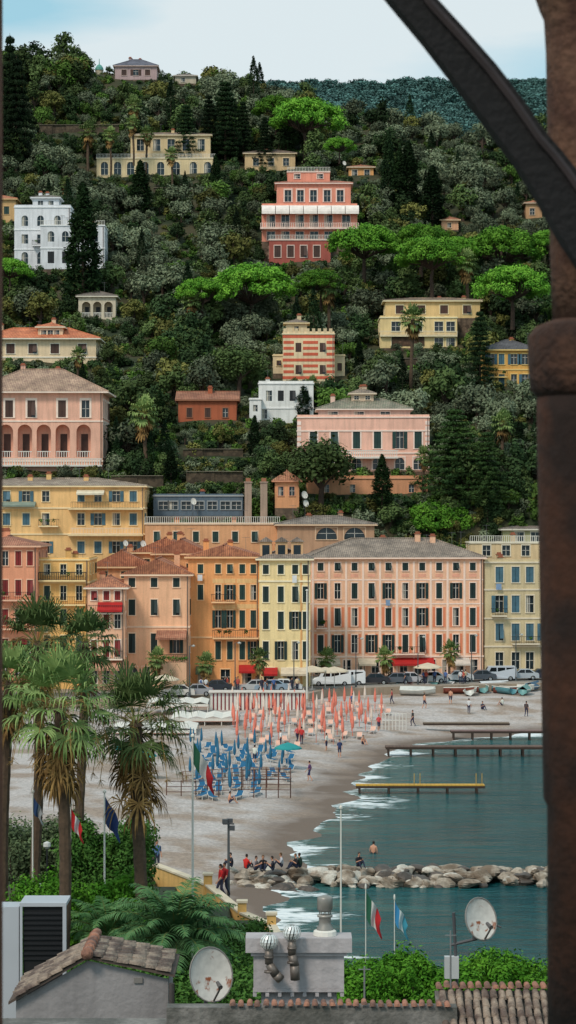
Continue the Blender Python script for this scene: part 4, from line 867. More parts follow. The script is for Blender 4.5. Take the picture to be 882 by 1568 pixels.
# ---------------- cars
def car(name,col,van=False):
    t=Thing(name); b=t.p('body',M(col,.25,.03)); gl=t.p('car_windows',M((.05,.06,.07),.05,.1))
    L_=4.1 if not van else 4.8; W_=.86
    if van: prof=[(0,.3),(0,.8),(.2,1.0),(.75,1.12),(1.15,1.85),(4.6,1.9),(4.8,1.7),(4.8,.3)]
    else: prof=[(0,.3),(0,.66),(.15,.8),(1.05,.95),(1.65,1.42),(2.9,1.45),(3.6,1.02),(4.0,.95),(4.1,.7),(4.1,.3)]
    n=len(prof)
    def ww(z): return W_ if z<1.0 else W_-.17*(z-1.0)/.5 if not van else W_-.08
    vs=[(x-L_/2,-ww(z),z) for x,z in prof]+[(x-L_/2,ww(z),z) for x,z in prof]
    b.add(vs,[tuple(range(n)),tuple(range(2*n-1,n-1,-1))]+[(i,(i+1)%n,n+(i+1)%n,n+i) for i in range(n)])
    if van: wp=[[(1.25,1.2),(1.5,1.72),(2.2,1.72),(2.2,1.2)],[(2.35,1.2),(2.35,1.72),(3.3,1.72),(3.3,1.2)],[(3.45,1.2),(3.45,1.72),(4.5,1.72),(4.5,1.2)]]
    else: wp=[[(1.25,.98),(1.7,1.36),(2.25,1.38),(2.25,.98)],[(2.33,.98),(2.33,1.38),(2.88,1.38),(3.4,.99)]]
    for w_ in wp:
        for sg in (-1,1): gl.quad(*[(x-L_/2,sg*(ww(z)+.012),z) for x,z in w_])
    for (p,q) in ((prof[3],prof[4]),) + (((prof[5],prof[6]),) if not van else ()):
        dx_=(q[0]-p[0]); gl.quad((p[0]+dx_*.1-L_/2-.01,-ww(p[1])+.1,p[1]+(q[1]-p[1])*.1+.02),(p[0]+dx_*.1-L_/2-.01,ww(p[1])-.1,p[1]+(q[1]-p[1])*.1+.02),(p[0]+dx_*.92-L_/2-.01,ww(q[1])-.1,p[1]+(q[1]-p[1])*.92+.02),(p[0]+dx_*.92-L_/2-.01,-ww(q[1])+.1,p[1]+(q[1]-p[1])*.92+.02))
    w=t.p('wheels',M((.05,.05,.05),.9)); hb=t.p('hubcaps',STEEL)
    for x in (.75,L_-.8):
        for y in (-W_,W_):
            sg=1 if y>0 else -1; w.tube((x-L_/2,y-.2*sg,.31),(x-L_/2,y+.03*sg,.31),.31,.31,14); hb.tube((x-L_/2,y+.031*sg,.31),(x-L_/2,y+.045*sg,.31),.18,.16,10)
    li=t.p('lights',M((.8,.3,.25),.3)); 
    for y in (-.62,.62): li.box(L_/2-.02,L_/2+.02,y-.14,y+.14,.68,.8); t.p('headlights',M((.9,.9,.85),.2)).box(-L_/2-.02,-L_/2+.02,y-.16,y+.16,.55,.68)
    return t.done()
for px,yy,col,yaw,van in [(415,277,(.55,.62,.68),.05,False),(437,278,(.85,.85,.85),3.1,False),(508,286,(.88,.88,.88),0,True),(530,287,(.86,.86,.86),.0,True),(605,289,(.35,.37,.4),.05,False),(630,290,(.75,.75,.77),3.2,False),(735,294,(.3,.32,.35),.05,False),(762,295,(.75,.77,.8),0,True),(800,296,(.7,.72,.74),.05,False),(828,296.5,(.2,.22,.28),.05,False),(700,293,(.8,.8,.8),.05,False),(572,288,(.2,.2,.22),0,False),(300,270,(.6,.6,.62),0,False),(330,277,(.2,.22,.25),0,False),(272,269,(.8,.78,.75),0,False),(660,291,(.85,.85,.85),0,False),(390,277,(.7,.7,.7),0,False)]:
    c=car('parked_van' if van else 'parked_car',col,van); c.location=((px-441)*yy/F,yy,PZ+.004); c.rotation_euler=(0,0,yaw)
ws=umbrella('cafe_parasol',CREAMF,WHITE,True); ws.location=((478-441)*280/F,280,PZ); ws.scale=(1.5,1.5,1.2)
for px,yy in ((498,281),(512,282),(655,289),(252,268)): dup(ws,((px-441)*yy/F,yy,PZ),0,(1.4,1.4,1.1))
def lamp(name,h=7):
    t=Thing(name); p_=t.p('post',M((.3,.32,.33),.5)); p_.lathe((0,0,0),[(.13,0),(.13,.6),(.07,.7),(.05,h)],8); p_.tube((0,0,h),(.7,0,h+.15),.03,.03,5); t.p('lantern',M((.75,.75,.72),.3)).lathe((.75,0,h-.12),[(.05,.28),(.24,.18),(.2,.06),(.05,0)],8); return t.done()
l0=lamp('street_lamp',6); l0.location=((545-441)*284/F,284,PZ)
for px,yy in ((640,288),(722,291),(790,293),(450,276),(360,275),(290,268)): dup(l0,((px-441)*yy/F,yy,PZ),random.uniform(-1,1))
# flags
def flagpole(name,px,rt,rb,Y,r=.06,flag=None,fw=1.4,fh=.9,attach=0):
    b0=P(px,rb,Y); h=(rb-rt)*Y/F; t=Thing(name,b0); p_=t.p('pole',WHITE); p_.tube((0,0,-6),(0,0,h),r,r*.6,8); p_.lathe((0,0,h),[(.02,0),(r*1.4,.05),(r*1.4,.12),(.02,.2)],8)
    if flag:
        nu=15; nv=8; k=len(flag); zt=h-attach
        def q(u,v): return (fw*.34*u+.05*math.sin(v*5+u*3)*u+.02,.14*math.sin(u*11+v*2)*(u+.1),zt-fh*v*(1-.2*u)-fw*.62*u-.04*math.sin(u*8))
        for i in range(nu):
            c=flag[min(k-1,i*k//nu)]; m_=t.p('flag_cloth',M(c,.8,.1),True)
            for j in range(nv):
                u0,u1,v0,v1=i/nu,(i+1)/nu,j/nv,(j+1)/nv; m_.quad(q(u0,v0),q(u1,v0),q(u1,v1),q(u0,v1))
    return t.done()
IT=[(.12,.34,.25),(.78,.77,.75),(.66,.12,.14)]
flagpole('flagpole',295,1130,1372,100,.065,IT,2.6,1.0,.1)
flagpole('flagpole',522,1240,1436,95,.05)
flagpole('flagpole',470,905,1078,268,.12)
flagpole('flagpole',560,1362,1500,80,.025,IT,1.5,.95,.05)
flagpole('flagpole',604,1378,1500,82,.025,[(.2,.5,.68),(.75,.8,.8),(.2,.5,.58)],1.3,.75,.05)
flagpole('flagpole',108,1235,1350,100,.05,[(.68,.1,.12),(.8,.8,.8),(.68,.1,.12)],1.5,.8,.05)
flagpole('flagpole',160,1215,1350,104,.06,[(.12,.2,.36),(.13,.22,.4)],1.9,1.2,.1)
flagpole('flagpole',50,1215,1350,101,.05,[(.15,.25,.4),(.6,.6,.6)],1.2,.7,.1)
t=Thing('floodlight_pole',P(350,1392,120)); h=(1392-1262)*120/F; t.p('pole',M((.4,.4,.4))).tube((0,0,-2),(0,0,h),.09,.06,8); a_=t.p('floodlights',M((.35,.35,.36),.4)); a_.box(-.3,.3,-.04,.04,h-.02,h+.05); a_.box(-.33,-.05,-.25,-.02,h+.05,h+.28); a_.box(.05,.33,-.3,-.05,h-.3,h-.06); a_.box(-.1,.22,.0,.2,h+.06,h+.28); t.done()
for px,rt in ((72,1300),(60,1380)):
    t=Thing('garden_lamp',P(px,1380,104)); h=(1380-rt)*104/F if rt<1380 else .5; t.p('post',IRON).tube((0,0,-3),(0,0,h),.05,.04,6); t.p('globe',M((.8,.8,.78),.3)).lathe((0,0,h),[(.05,0),(.18,.12),(.16,.28),(.04,.34)],10); t.done()
t=Thing('promenade_stair_wall'); yw=M((.88,.7,.42),.85,.2,kind='wall'); wb=t.p('wall',yw); cp=t.p('coping',M((.82,.76,.66)))
pts=[(-11,131.5,4.4),(-7.9,128,4.4),(-4.2,120,4.4),(-2.3,114.5,3.9),(-.8,111,3.9),(-.2,104,4.2)]
for (a_,b2) in zip(pts[:-1],pts[1:]):
    d=Vector((b2[0]-a_[0],b2[1]-a_[1],0)).normalized(); n_=Vector((-d.y,d.x,0))*.15
    def lp(p_,sg,z): return (p_[0]+n_.x*sg,p_[1]+n_.y*sg,z)
    for mb,z0_,z1_,k in ((wb,-1,None,1.0),(cp,None,.1,1.5)):
        za0=-1 if z0_ is not None else a_[2]+.002; zb0=-1 if z0_ is not None else b2[2]+.002; za1=a_[2]+(z1_ or 0); zb1=b2[2]+(z1_ or 0)
        mb.add([lp(a_,-k,za0),lp(b2,-k,zb0),lp(b2,k,zb0),lp(a_,k,za0),lp(a_,-k,za1),lp(b2,-k,zb1),lp(b2,k,zb1),lp(a_,k,za1)],[(4,5,6,7),(0,1,5,4),(2,3,7,6),(1,2,6,5),(3,0,4,7)])
for p_ in pts[1:]:
    wb.box(p_[0]-.22,p_[0]+.22,p_[1]-.22,p_[1]+.22,0,p_[2]+.55); cp.box(p_[0]-.28,p_[0]+.28,p_[1]-.28,p_[1]+.28,p_[2]+.552,p_[2]+.66)
st=t.p('steps',M((.5,.45,.4),.9,.3,2,.3))
for i in range(12): st.box(-.5,.5,111.5+i*.38,112.5+i*.38,-.5,3.4-i*.28)
t.done()
# ---------------- people
def person_base(pose):
    if pose in('stand','walk','wade'):
        k=.16 if pose=='walk' else .0
        S=dict(pel=((0,0,.95),.15),sp=((0,0,1.15),.125),ch=((0,0,1.38),.15),nk=((0,0,1.5),.06),hd=((0,-.01,1.57),.06),
         lh=((-.1,0,.9),.1),lk=((-.1,-k-.02,.5),.065),la=((-.1,-k*.6+ (0),.09),.042),lf=((-.1,-.15-k*.6,.04),.035),
         rh=((.1,0,.9),.1),rk=((.1,k*.3-.02,.5),.065),ra=((.1,k*1.8,.1),.042),rf=((.1,k*1.8-.14,.04),.035),
         ls=((-.19,0,1.4),.062),le=((-.26,.02+k*.6,1.13),.045),lw=((-.26,-.06+k*.4,.88),.03),
         rs=((.19,0,1.4),.062),re=((.26,.02-k*.6,1.13),.045),rw=((.25,-.1-k,.9),.03))
    else:
        S=dict(pel=((0,0,.12),.15),sp=((0,-.03,.34),.125),ch=((0,-.08,.57),.15),nk=((0,-.11,.7),.06),hd=((0,-.13,.77),.06),
         lh=((-.1,-.05,.12),.1),lk=((-.14,-.42,.42),.065),la=((-.13,-.62,.06),.042),lf=((-.13,-.76,.03),.035),
         rh=((.1,-.05,.12),.1),rk=((.14,-.4,.46),.065),ra=((.13,-.66,.08),.042),rf=((.13,-.8,.04),.035),
         ls=((-.19,-.08,.58),.062),le=((-.26,-.2,.36),.045),lw=((-.12,-.42,.47),.03),
         rs=((.19,-.08,.58),.062),re=((.27,-.18,.36),.045),rw=((.14,-.4,.52),.03))
    E=[('pel','sp'),('sp','ch'),('ch','nk'),('nk','hd'),('pel','lh'),('lh','lk'),('lk','la'),('la','lf'),('pel','rh'),('rh','rk'),('rk','ra'),('ra','rf'),('ch','ls'),('ls','le'),('le','lw'),('ch','rs'),('rs','re'),('re','rw')]
    names=list(S); ix={n:i for i,n in enumerate(names)}
    me=bpy.data.meshes.new('sk'); me.from_pydata([S[n][0] for n in names],[(ix[a],ix[b]) for a,b in E],[])
    o=obj('sk',me); md=o.modifiers.new('s','SKIN')
    sv=me.skin_vertices[0].data
    for n in names: sv[ix[n]].radius=(S[n][1]*(1.25 if n in('ch','pel','sp') else 1),S[n][1])
    sv[ix['pel']].use_root=True
    sb=o.modifiers.new('b','SUBSURF'); sb.levels=1; sb.render_levels=1
    dg=bpy.context.evaluated_depsgraph_get(); ev=o.evaluated_get(dg); m2=bpy.data.meshes.new_from_object(ev)
    vs=[tuple(v.co) for v in m2.vertices]; fs=[tuple(p.vertices) for p in m2.polygons]
    tag=[]
    bt={('pel','sp'):1,('sp','ch'):1,('ch','nk'):1,('nk','hd'):0,('pel','lh'):2,('lh','lk'):2,('lk','la'):4,('la','lf'):3,('pel','rh'):2,('rh','rk'):2,('rk','ra'):4,('ra','rf'):3,('ch','ls'):1,('ls','le'):1,('le','lw'):0,('ch','rs'):1,('rs','re'):1,('re','rw'):0}
    for p in m2.polygons:
        c=p.center; best=1e9;tg=0
        for e in E:
            a=Vector(S[e[0]][0]);b=Vector(S[e[1]][0]); ab=b-a; t=max(0,min(1,(c-a).dot(ab)/ab.length_squared)); d=(a+ab*t-c).length-.5*(S[e[0]][1]*(1-t)+S[e[1]][1]*t)
            if d<best: best=d;tg=bt[e]
        tag.append(tg)
    bpy.data.objects.remove(o)
    hb=MB(); hc_=Vector(S['hd'][0])+Vector((0,-.01,.09))
    hb.lathe((hc_.x,hc_.y,hc_.z-.12),[(.03,0),(.055,.02),(.075,.07),(.082,.13),(.07,.19),(.03,.235)],12)
    hb.add([(hc_.x-.014,hc_.y-.075,hc_.z-.03),(hc_.x+.014,hc_.y-.075,hc_.z-.03),(hc_.x,hc_.y-.108,hc_.z-.028),(hc_.x,hc_.y-.078,hc_.z+.02)],[(0,1,2),(0,2,3),(1,3,2)])
    for sg in (-1,1): hb.blob((hc_.x+sg*.083,hc_.y,hc_.z-.01),(.012,.02,.03),1,0,6,4)
    for w,el in (('lw','le'),('rw','re')):
        a=Vector(S[w][0]); d=(a-Vector(S[el][0])).normalized(); pr_=d.orthogonal().normalized()
        hb.tube(a,a+d*.08,.03,.036,8)
        for k in range(4): o_=pr_*(.018*(k-1.5)); b1=a+d*.08+o_; b2=b1+d*(.035+.006*(k%3))+Vector((0,-.005,0)); hb.tube(b1,b2,.008,.008,5); hb.tube(b2,b2+(d+Vector((0,-.5,0))).normalized()*.03,.008,.006,5)
        hb.tube(a+d*.02+pr_*.028,a+d*.07+pr_*.06,.01,.008,5)
    hr=MB(); hr.lathe((hc_.x,hc_.y+.014,hc_.z-.03),[(.078,-.02),(.09,.03),(.09,.08),(.07,.13),(.03,.158)],12)
    ey=MB()
    for sg in (-1,1): ey.blob((hc_.x+sg*.03,hc_.y-.072,hc_.z+.01),(.012,.008,.008),1,0,6,4)
    ey.box(hc_.x-.022,hc_.x+.022,hc_.y-.078,hc_.y-.07,hc_.z-.062,hc_.z-.054)
    return vs,fs,tag,hb,hr,ey
PB={k:person_base(k) for k in('stand','walk','sit')}
SK=M((.78,.56,.45),.6,.05); 
def person(pose,loc,yaw,shirt,pants,hair=(.15,.1,.08),shorts=False,bare=False,name='person'):
    vs,fs,tag,hb,hr,ey=PB[pose]; me=bpy.data.meshes.new(name)
    ms=[SK,SK if bare else M(shirt,.85,.1,5),M(pants,.85,.1,5),SK if shorts else M((.12,.11,.12),.7),SK if shorts else M(pants,.85,.1,5),M(hair,.8,.2,9),M((.1,.05,.05),.5)]
    for m_ in ms: me.materials.append(m_)
    V=list(vs);Fq=list(fs);mi=list(tag)
    for b,i in ((hb,0),(hr,5),(ey,6)):
        o=len(V); V+=b.v; Fq+=[tuple(q+o for q in f) for f in b.f]; mi+=[i]*len(b.f)
    me.from_pydata(V,[],Fq); me.polygons.foreach_set('material_index',mi); me.polygons.foreach_set('use_smooth',[True]*len(Fq)); return obj(name,me,loc,(0,0,yaw))
random.seed(77)
for px,col,dz in [(357,(.15,.15,.18),1.05),(373,(.75,.15,.12),1.05),(402,(.12,.12,.14),1.05),(417,(.16,.16,.2),1.0),(431,(.7,.7,.72),1.1),(455,(.1,.1,.12),1.15),(463,(.12,.2,.15),1.15),(546,(.12,.12,.15),1.1),(388,(.55,.5,.5),1.0)]:
    yy=147.2+random.uniform(-.9,.7); person('sit',((px+random.uniform(-3,3)-441)*yy/F,yy,dz),random.uniform(-2.4,2.4),col,(.15,.17,.25),random.choice([(.15,.1,.08),(.35,.25,.15)]))
g_=G(572,1306,0); person('stand',(g_.x,g_.y,-.95),math.pi-.3,(.7,.5,.4),(.1,.1,.2),bare=True,shorts=True,name='bather')
def onb(px,row,pose,**k):
    z=.8
    for _ in range(4): g_=G(px,row,z); z=groundz(g_.x,g_.y)
    person(pose,(g_.x,g_.y,z),k.pop('yaw',random.uniform(0,6)),k.get('shirt',(.6,.6,.65)),k.get('pants',(.2,.2,.3)),shorts=k.get('shorts',False),bare=k.get('bare',False))
onb(474,1196,'walk',shirt=(.45,.3,.45),pants=(.2,.2,.35),shorts=True); onb(632,1112,'walk',shirt=(.2,.2,.2)); onb(555,1140,'sit',bare=True,shorts=True); onb(806,1098,'walk',shirt=(.3,.25,.25)); onb(738,1084,'sit',shirt=(.3,.3,.35)); onb(600,1078,'walk',shirt=(.7,.3,.3)); onb(462,1140,'walk',shirt=(.75,.2,.2)); onb(455,1138,'walk',shirt=(.85,.4,.4)); onb(718,1092,'stand',shirt=(.8,.8,.8)); onb(430,1145,'stand',shirt=(.9,.9,.9)); onb(540,1085,'stand',shirt=(.3,.4,.6))
for px,rw in ((520,1160),(390,1170),(500,1150),(580,1120),(650,1085),(690,1078),(770,1080),(350,1230)): onb(px,rw,random.choice(['stand','walk','sit']),shirt=random.choice([(.8,.3,.3),(.2,.25,.4),(.85,.85,.8)]),shorts=True,bare=random.random()<.4)
for px,yy,c in ((240,127,(.35,.45,.6)),(338,119,(.75,.12,.12)),(344,119.5,(.6,.1,.12)),(224,129,(.3,.3,.3))):
    person('stand' if px<300 else 'walk',((px-441)*yy/F,yy,4.0 if px<330 else 3.9),random.uniform(0,6),c,(.2,.2,.28))
for i in range(26):
    yy=random.choice([276,277,278,288,289,290]); px=random.uniform(300,470) if yy<280 else random.uniform(485,720); person(random.choice(['stand','walk']),((px-441)*yy/F,yy,PZ),random.uniform(0,6),random.choice([(.8,.8,.8),(.2,.2,.25),(.7,.3,.25),(.3,.4,.6),(.85,.75,.6)]),(.2,.22,.3))
# ---------------- rooftop foreground
def tiles(th,part,mat,O,U,Dn,nu,nl,w=.2,l=.36,r=.085):
    b=th.p(part,mat,True); O=Vector(O);U=Vector(U).normalized();Dn=Vector(Dn).normalized(); Nn=U.cross(Dn); Nn=Nn if Nn.z>0 else -Nn
    for i in range(nu):
        for j in range(nl):
            c0=O+U*((i+.5)*w+random.uniform(-.01,.01))+Dn*(j*l+random.uniform(-.02,.02))+Nn*(.01+random.uniform(-.012,.012)); c1=c0+Dn*(l*1.12)+Nn*.02+U*random.uniform(-.012,.012); vs=[]
            for c,rr in ((c0,r*.85),(c1,r)):
                for k in range(6): a=math.pi*k/5; vs.append(c+U*rr*math.cos(a)+Nn*rr*math.sin(a))
            b.add(vs,[(k,k+1,7+k,6+k) for k in range(5)]+[tuple(range(6,12))])
STUC=M((.74,.71,.71),.9,.2,kind='wall',bump=.4); STUC2=M((.6,.58,.58),.9,.22,kind='wall',bump=.4); OT=M((.6,.53,.47),.9,c2=(.4,.34,.31),scale=3,kind='two',bump=.6); OT2=M((.64,.45,.37),.9,c2=(.45,.34,.3),scale=3,kind='two',bump=.6)
YF=38; s=YF/F
t=Thing('rooftop_chimney',P(376,1437,YF)); c=t.p('stucco',STUC)
def X_(p): return (p-376)*s
def Z_(r): return (1437-r)*s
DP=.55
c.box(X_(376),X_(539),0,DP,Z_(1459),0); c.box(X_(384),X_(531),.05,DP-.05,Z_(1465),Z_(1459)-.002)
c.box(X_(388),X_(527),.1,DP-.08,Z_(1516),Z_(1465)-.002); c.box(X_(400),X_(516),.22,DP-.1,Z_(1640),Z_(1516)-.002)
for i in range(8): u=X_(390)+i*(X_(524)-X_(390))/7; c.box(u-.03,u+.03,.1,.218,Z_(1528),Z_(1516)-.003)
c.box(X_(388),X_(527),.09,.219,Z_(1521),Z_(1516)-.004)
for (px,r,pb) in ((412,1440,425),(447,1426,447)):
    m_=t.p('ventilator_pipe',M((.45,.41,.38),.45,.35,5,metal=.3),True); m_.path([(X_(px),-.12,Z_(r+12)),(X_(px),-.12,Z_(r+34)),(X_((px+pb)/2+4),-.12,Z_(r+50)),(X_(pb+5),-.1,Z_(1498))],[.07,.07,.08,.08],12)
    for rr_ in (r+22,r+44): m_.tube((X_(px),-.12,Z_(rr_)),(X_(px),-.12,Z_(rr_+3)),.083,.083,12)
    v=t.p('ventilator_turbine',M((.9,.9,.88),.3,.1,metal=.35)); c0=Vector((X_(px),-.12,Z_(r)))
    for i in range(16):
        a0=6.283*i/16; a1=a0+.27
        for j in range(6):
            def q(a,jj): ph=-1.2+2.5*jj/6; rr=.155*math.cos(ph*.9); a=a+.5*jj/6; return (c0.x+rr*math.cos(a),c0.y+rr*math.sin(a),c0.z+.13*math.sin(ph))
            v.quad(q(a0,j),q(a1,j),q(a1,j+1),q(a0,j+1))
    t.p('turbine_core',M((.15,.14,.14),.6)).lathe((c0.x,c0.y,c0.z-.12),[(.05,0),(.05,.13),(.03,.2)],10)
p_=t.p('flue_pot',M((.6,.58,.55),.4,.25,4,metal=.3),True); x=X_(498)
p_.lathe((x,.3,0),[(.15,0),(.14,.12),(.1,.18),(.1,.3),(.13,.31),(.13,.34),(.1,.35)],14); p_.lathe((x,.3,.4),[(.11,0),(.11,.02),(.13,.03),(.13,.22),(.12,.24),(.03,.27)],14)
t.p('flue_base',WHITE).lathe((x,.3,.003),[(.2,0),(.19,.07),(.15,.09)],14)
for a_ in range(8): p_.tube((x+.09*math.cos(a_*.785),.3+.09*math.sin(a_*.785),.34),(x+.09*math.cos(a_*.785),.3+.09*math.sin(a_*.785),.41),.012,.012,4)
t.done()
t=Thing('near_roof'); Yn=36.0
GW=M((.5,.48,.46),.9,c2=(.36,.35,.33),scale=1.3,kind='two',bump=.8)
zt=P(0,1541,Yn).z; xa=P(255,0,Yn).x; xb=P(700,0,Yn).x; xr=P(860,0,Yn).x
t.p('parapet_wall',GW).box(xa,xb,Yn,Yn+.3,zt-4,zt-.02)
tiles(t,'parapet_tiles',OT2,(P(350,0,Yn).x,Yn+.22,zt+.02),(1,0,0),(0,-1,-.12),int((xb-P(350,0,Yn).x)/.13),1,.13,.24,.05)
tiles(t,'parapet_tiles',OT2,(xb-.3,Yn+1.0,zt+.14),(1,0,0),(0,-1,-.12),15,1,.13,.25,.055)
tiles(t,'roof_tiles',OT,(xb-.25,Yn+.8,zt+.08),(1,0,0),(0,-1,-.45),15,7,.135,.24,.06)
t.p('roof_deck',GW).add([(xb-.3,Yn+.9,zt+.06),(xr+.3,Yn+.9,zt+.06),(xr+.3,Yn-1.2,zt-.95),(xb-.3,Yn-1.2,zt-.95)],[(0,1,2,3)])
lf_=P(0,1572,Yn); t.p('roof_deck',GW).box(P(-30,0,Yn).x,xa-.01,Yn-.6,Yn+.6,lf_.z-2,lf_.z)
t.done()
Yg=40.0; t=Thing('grey_stucco_house',(0,0,0)); w_=t.p('walls',STUC2)
A=P(14,1532,Yg);Bp=P(135,1462,Yg);C=P(268,1490,Yg); zb=A.z-4; dp=1.7
poly=[(A.x+.12,Yg,zb),(C.x-.12,Yg,zb),(C.x-.12,Yg,C.z-.1),(Bp.x,Yg,Bp.z-.1),(A.x+.12,Yg,A.z-.02)]
w_.quad(*poly); w_.quad((C.x-.12,Yg,zb),(C.x-.12,Yg+dp,zb),(C.x-.12,Yg+dp,C.z-.1),(C.x-.12,Yg,C.z-.1)); w_.quad((A.x+.12,Yg,zb),(A.x+.12,Yg+dp,zb),(A.x+.12,Yg+dp,A.z),(A.x+.12,Yg,A.z))
dk=t.p('roof_deck',M((.35,.3,.27),.9))
for (p0,p1) in ((A,Bp),(Bp,C)):
    dk.add([(p0.x,Yg-.12,p0.z-.05),(p1.x,Yg-.12,p1.z-.05),(p1.x,Yg+dp,p1.z-.05),(p0.x,Yg+dp,p0.z-.05),(p0.x,Yg-.12,p0.z),(p1.x,Yg-.12,p1.z),(p1.x,Yg+dp,p1.z),(p0.x,Yg+dp,p0.z)],[(0,1,5,4),(4,5,6,7),(0,1,2,3),(1,2,6,5),(3,0,4,7)])
dL=(A-Bp); tiles(t,'roof_tiles',OT,(Bp.x,Yg-.16,Bp.z),(0,1,0),(dL.x,0,dL.z),13,int(dL.length/.24),.14,.24,.068)
dR=(C-Bp); tiles(t,'roof_tiles',OT,(Bp.x,Yg-.16,Bp.z),(0,1,0),(dR.x,0,dR.z),13,int(dR.length/.24),.14,.24,.068)
for i in range(6): t.p('ridge_tiles',OT2,True).tube((Bp.x,Yg-.25+i*.34,Bp.z+.06),(Bp.x,Yg+.13+i*.34,Bp.z+.05),.11,.09,10)
t.p('vent_grille',M((.5,.48,.46))).box(P(214,0,Yg).x-.1,P(214,0,Yg).x+.05,Yg-.03,Yg-.001,P(0,1505,Yg).z,P(0,1497,Yg).z)
dpn=t.p('downpipe',M((.3,.28,.27),.5)); dpn.tube((C.x-.05,Yg-.15,C.z-.15),(C.x-.05,Yg-.15,zb),.05,.05,8)
t.done()
t=Thing('rooftop_cooling_unit',P(32,1470,44)); s3=44/F; w,h=68*s3,85*s3
t.p('dark_core',M((.06,.06,.07),.7)).box(.04,w-.04,.04,.8,-1.5,h-.04); f=t.p('frame',M((.7,.71,.73),.4,.05))
f.box(-.02,w+.02,-.02,.86,h-.038,h+.03); f.box(w-.05,w+.02,-.02,.03,-1.5,h-.04); f.box(-.02,.03,-.02,.03,-1.5,h-.04); f.box(-.5,-.04,.0,.6,-1.5,h-.05)
for i in range(10): t.p('louvres',M((.12,.12,.13),.5)).box(.05,w-.06,.01,.038,i*h/11,i*h/11+.04)
t.done()
def dish(name,px,row,Y,R,yaw,tilt,mast=1.2,seed=0):
    e=Thing(name,P(px,row,Y)); d=e.p('reflector',M((.8,.78,.75),.6,c2=(.55,.3,.16),scale=2.0/R*.8,kind='rust'),True); n=24
    rot=Matrix.Rotation(yaw,3,'Z')@Matrix.Rotation(math.pi/2-tilt,3,'X'); vs=[(0,0,0)];
    for j in range(1,7):
        for i in range(n): a=6.283*i/n; r=R*j/6; vs.append((r*.9*math.cos(a),r*1.05*math.sin(a),.22*R*(j/6)**2))
    V=[rot@Vector(v) for v in vs]; fs=[(0,1+i,1+(i+1)%n) for i in range(n)]
    for j in range(5):
        for i in range(n): fs.append((1+j*n+i,1+(j+1)*n+i,1+(j+1)*n+(i+1)%n,1+j*n+(i+1)%n))
    d.add(V,fs); d.add([rot@(Vector(v)-Vector((0,0,.03))) for v in vs],fs)
    rim=e.p('rim',M((.5,.48,.46),.5)); pts=[V[1+5*n+i] for i in range(n)]; rim.path(pts+[pts[0]],[.014]*(n+1),5)
    ar=e.p('feed_arm',M((.35,.33,.32),.5)); tip=rot@Vector((0,-R*.55,R*1.0)); ar.tube(rot@Vector((0,-R*1.0,.1)),tip,.018,.018,6); ar.tube(tip,tip+rot@Vector((0,.1,-.12)),.045,.03,8)
    ms=e.p('mast',M((.3,.3,.31),.5)); bk=rot@Vector((0,0,-.15)); ms.tube(rot@Vector((0,0,0)),bk,.06,.05,8); ms.tube(bk,(bk.x,bk.y,bk.z-mast),.035,.035,8); return e
e=dish('satellite_dish',320,1493,40,.45,.45,.25,2.0); e.done()
e=dish('satellite_dish',733,1408,42,.37,.5,.3,.35); ms=e.p('mast',M((.3,.3,.31),.5)); ms.tube((-.02,.15,-.38),(-.52,.15,-.5),.03,.03,8); ms.tube((-.45,.15,.1),(-.35,.15,-2.0),.03,.03,8); e.p('box',M((.7,.7,.7),.6)).box(-.62,-.36,.05,.2,-1.1,-.7); ms.tube((.3,.1,-.12),(.42,.05,-.15),.02,.02,6); e.done()
for px,r,yy,R in ((466,758,329,.55),(468,771,329,.5),(296,768,329,.5),(219,833,300,.45),(527,250,500,.5),(192,832,297,.4)):
    e=dish('satellite_dish',px,r,yy,R,.5,.3,2.0); e.parts={k:((v[0],WHITE) if k[0]=='reflector' else v) for k,v in e.parts.items()}; e.done()
for px,rt,rb,Y_ in ((558,1480,1568,38),(690,1425,1568,40)):
    t=Thing('antenna_mast',P(px,rb,Y_)); h=(rb-rt)*Y_/F; m_=t.p('mast',M((.5,.5,.5),.4)); m_.tube((0,0,-1),(0,0,h),.02,.015,6); m_.tube((-.1,0,h*.95),(.1,0,h*.95),.01,.01,4); t.done()
# ---------------- window-side frame: column, strut
t=Thing('stone_column'); Yc=4.0; s4=Yc/F; cx=900
prof=[(-260,815),(-10,818),(14,826),(30,833),(80,836),(380,842),(490,846),(500,820),(516,808),(560,809),(596,812),(608,822),(640,822),(1000,828),(1222,832),(1234,838),(1760,838)]
cu_=t.p('upper_shaft',M((.4,.29,.23),.95,c2=(.3,.2,.16),scale=9,kind='two',bump=.3),True); cm_=t.p('capital_ring',M((.3,.2,.15),.95,c2=(.2,.13,.1),scale=9,kind='two',bump=.4),True); cl_=t.p('lower_shaft',M((.25,.15,.1),.95,c2=(.15,.1,.08),scale=6,kind='two',bump=.2),True)  # dim loggia light put into the stone colours, lower shaft darkest
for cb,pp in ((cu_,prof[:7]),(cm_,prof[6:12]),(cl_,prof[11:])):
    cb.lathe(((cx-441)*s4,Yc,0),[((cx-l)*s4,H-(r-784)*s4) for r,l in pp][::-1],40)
t.done()
t=Thing('iron_strut'); Y0=3.9; lo=[(470,-160),(600,0),(650,60),(700,125),(745,185),(790,245),(820,292),(850,345),(905,440)]; up_=[(560,-160),(672,0),(716,48),(760,98),(800,150),(838,205),(862,232),(885,262),(930,330)]
ib=t.p('bar',M((.07,.055,.06),.85,.4,12,.2))
for (a_,b2,c_,d_) in zip(lo[:-1],lo[1:],up_[:-1],up_[1:]):
    q=[P(*a_,Y0),P(*b2,Y0),P(*d_,Y0),P(*c_,Y0)]; bk=[v+Vector((0,.06,0)) for v in q]; ib.add(q+bk,[(0,1,2,3),(4,5,6,7),(0,1,5,4),(3,2,6,7)])
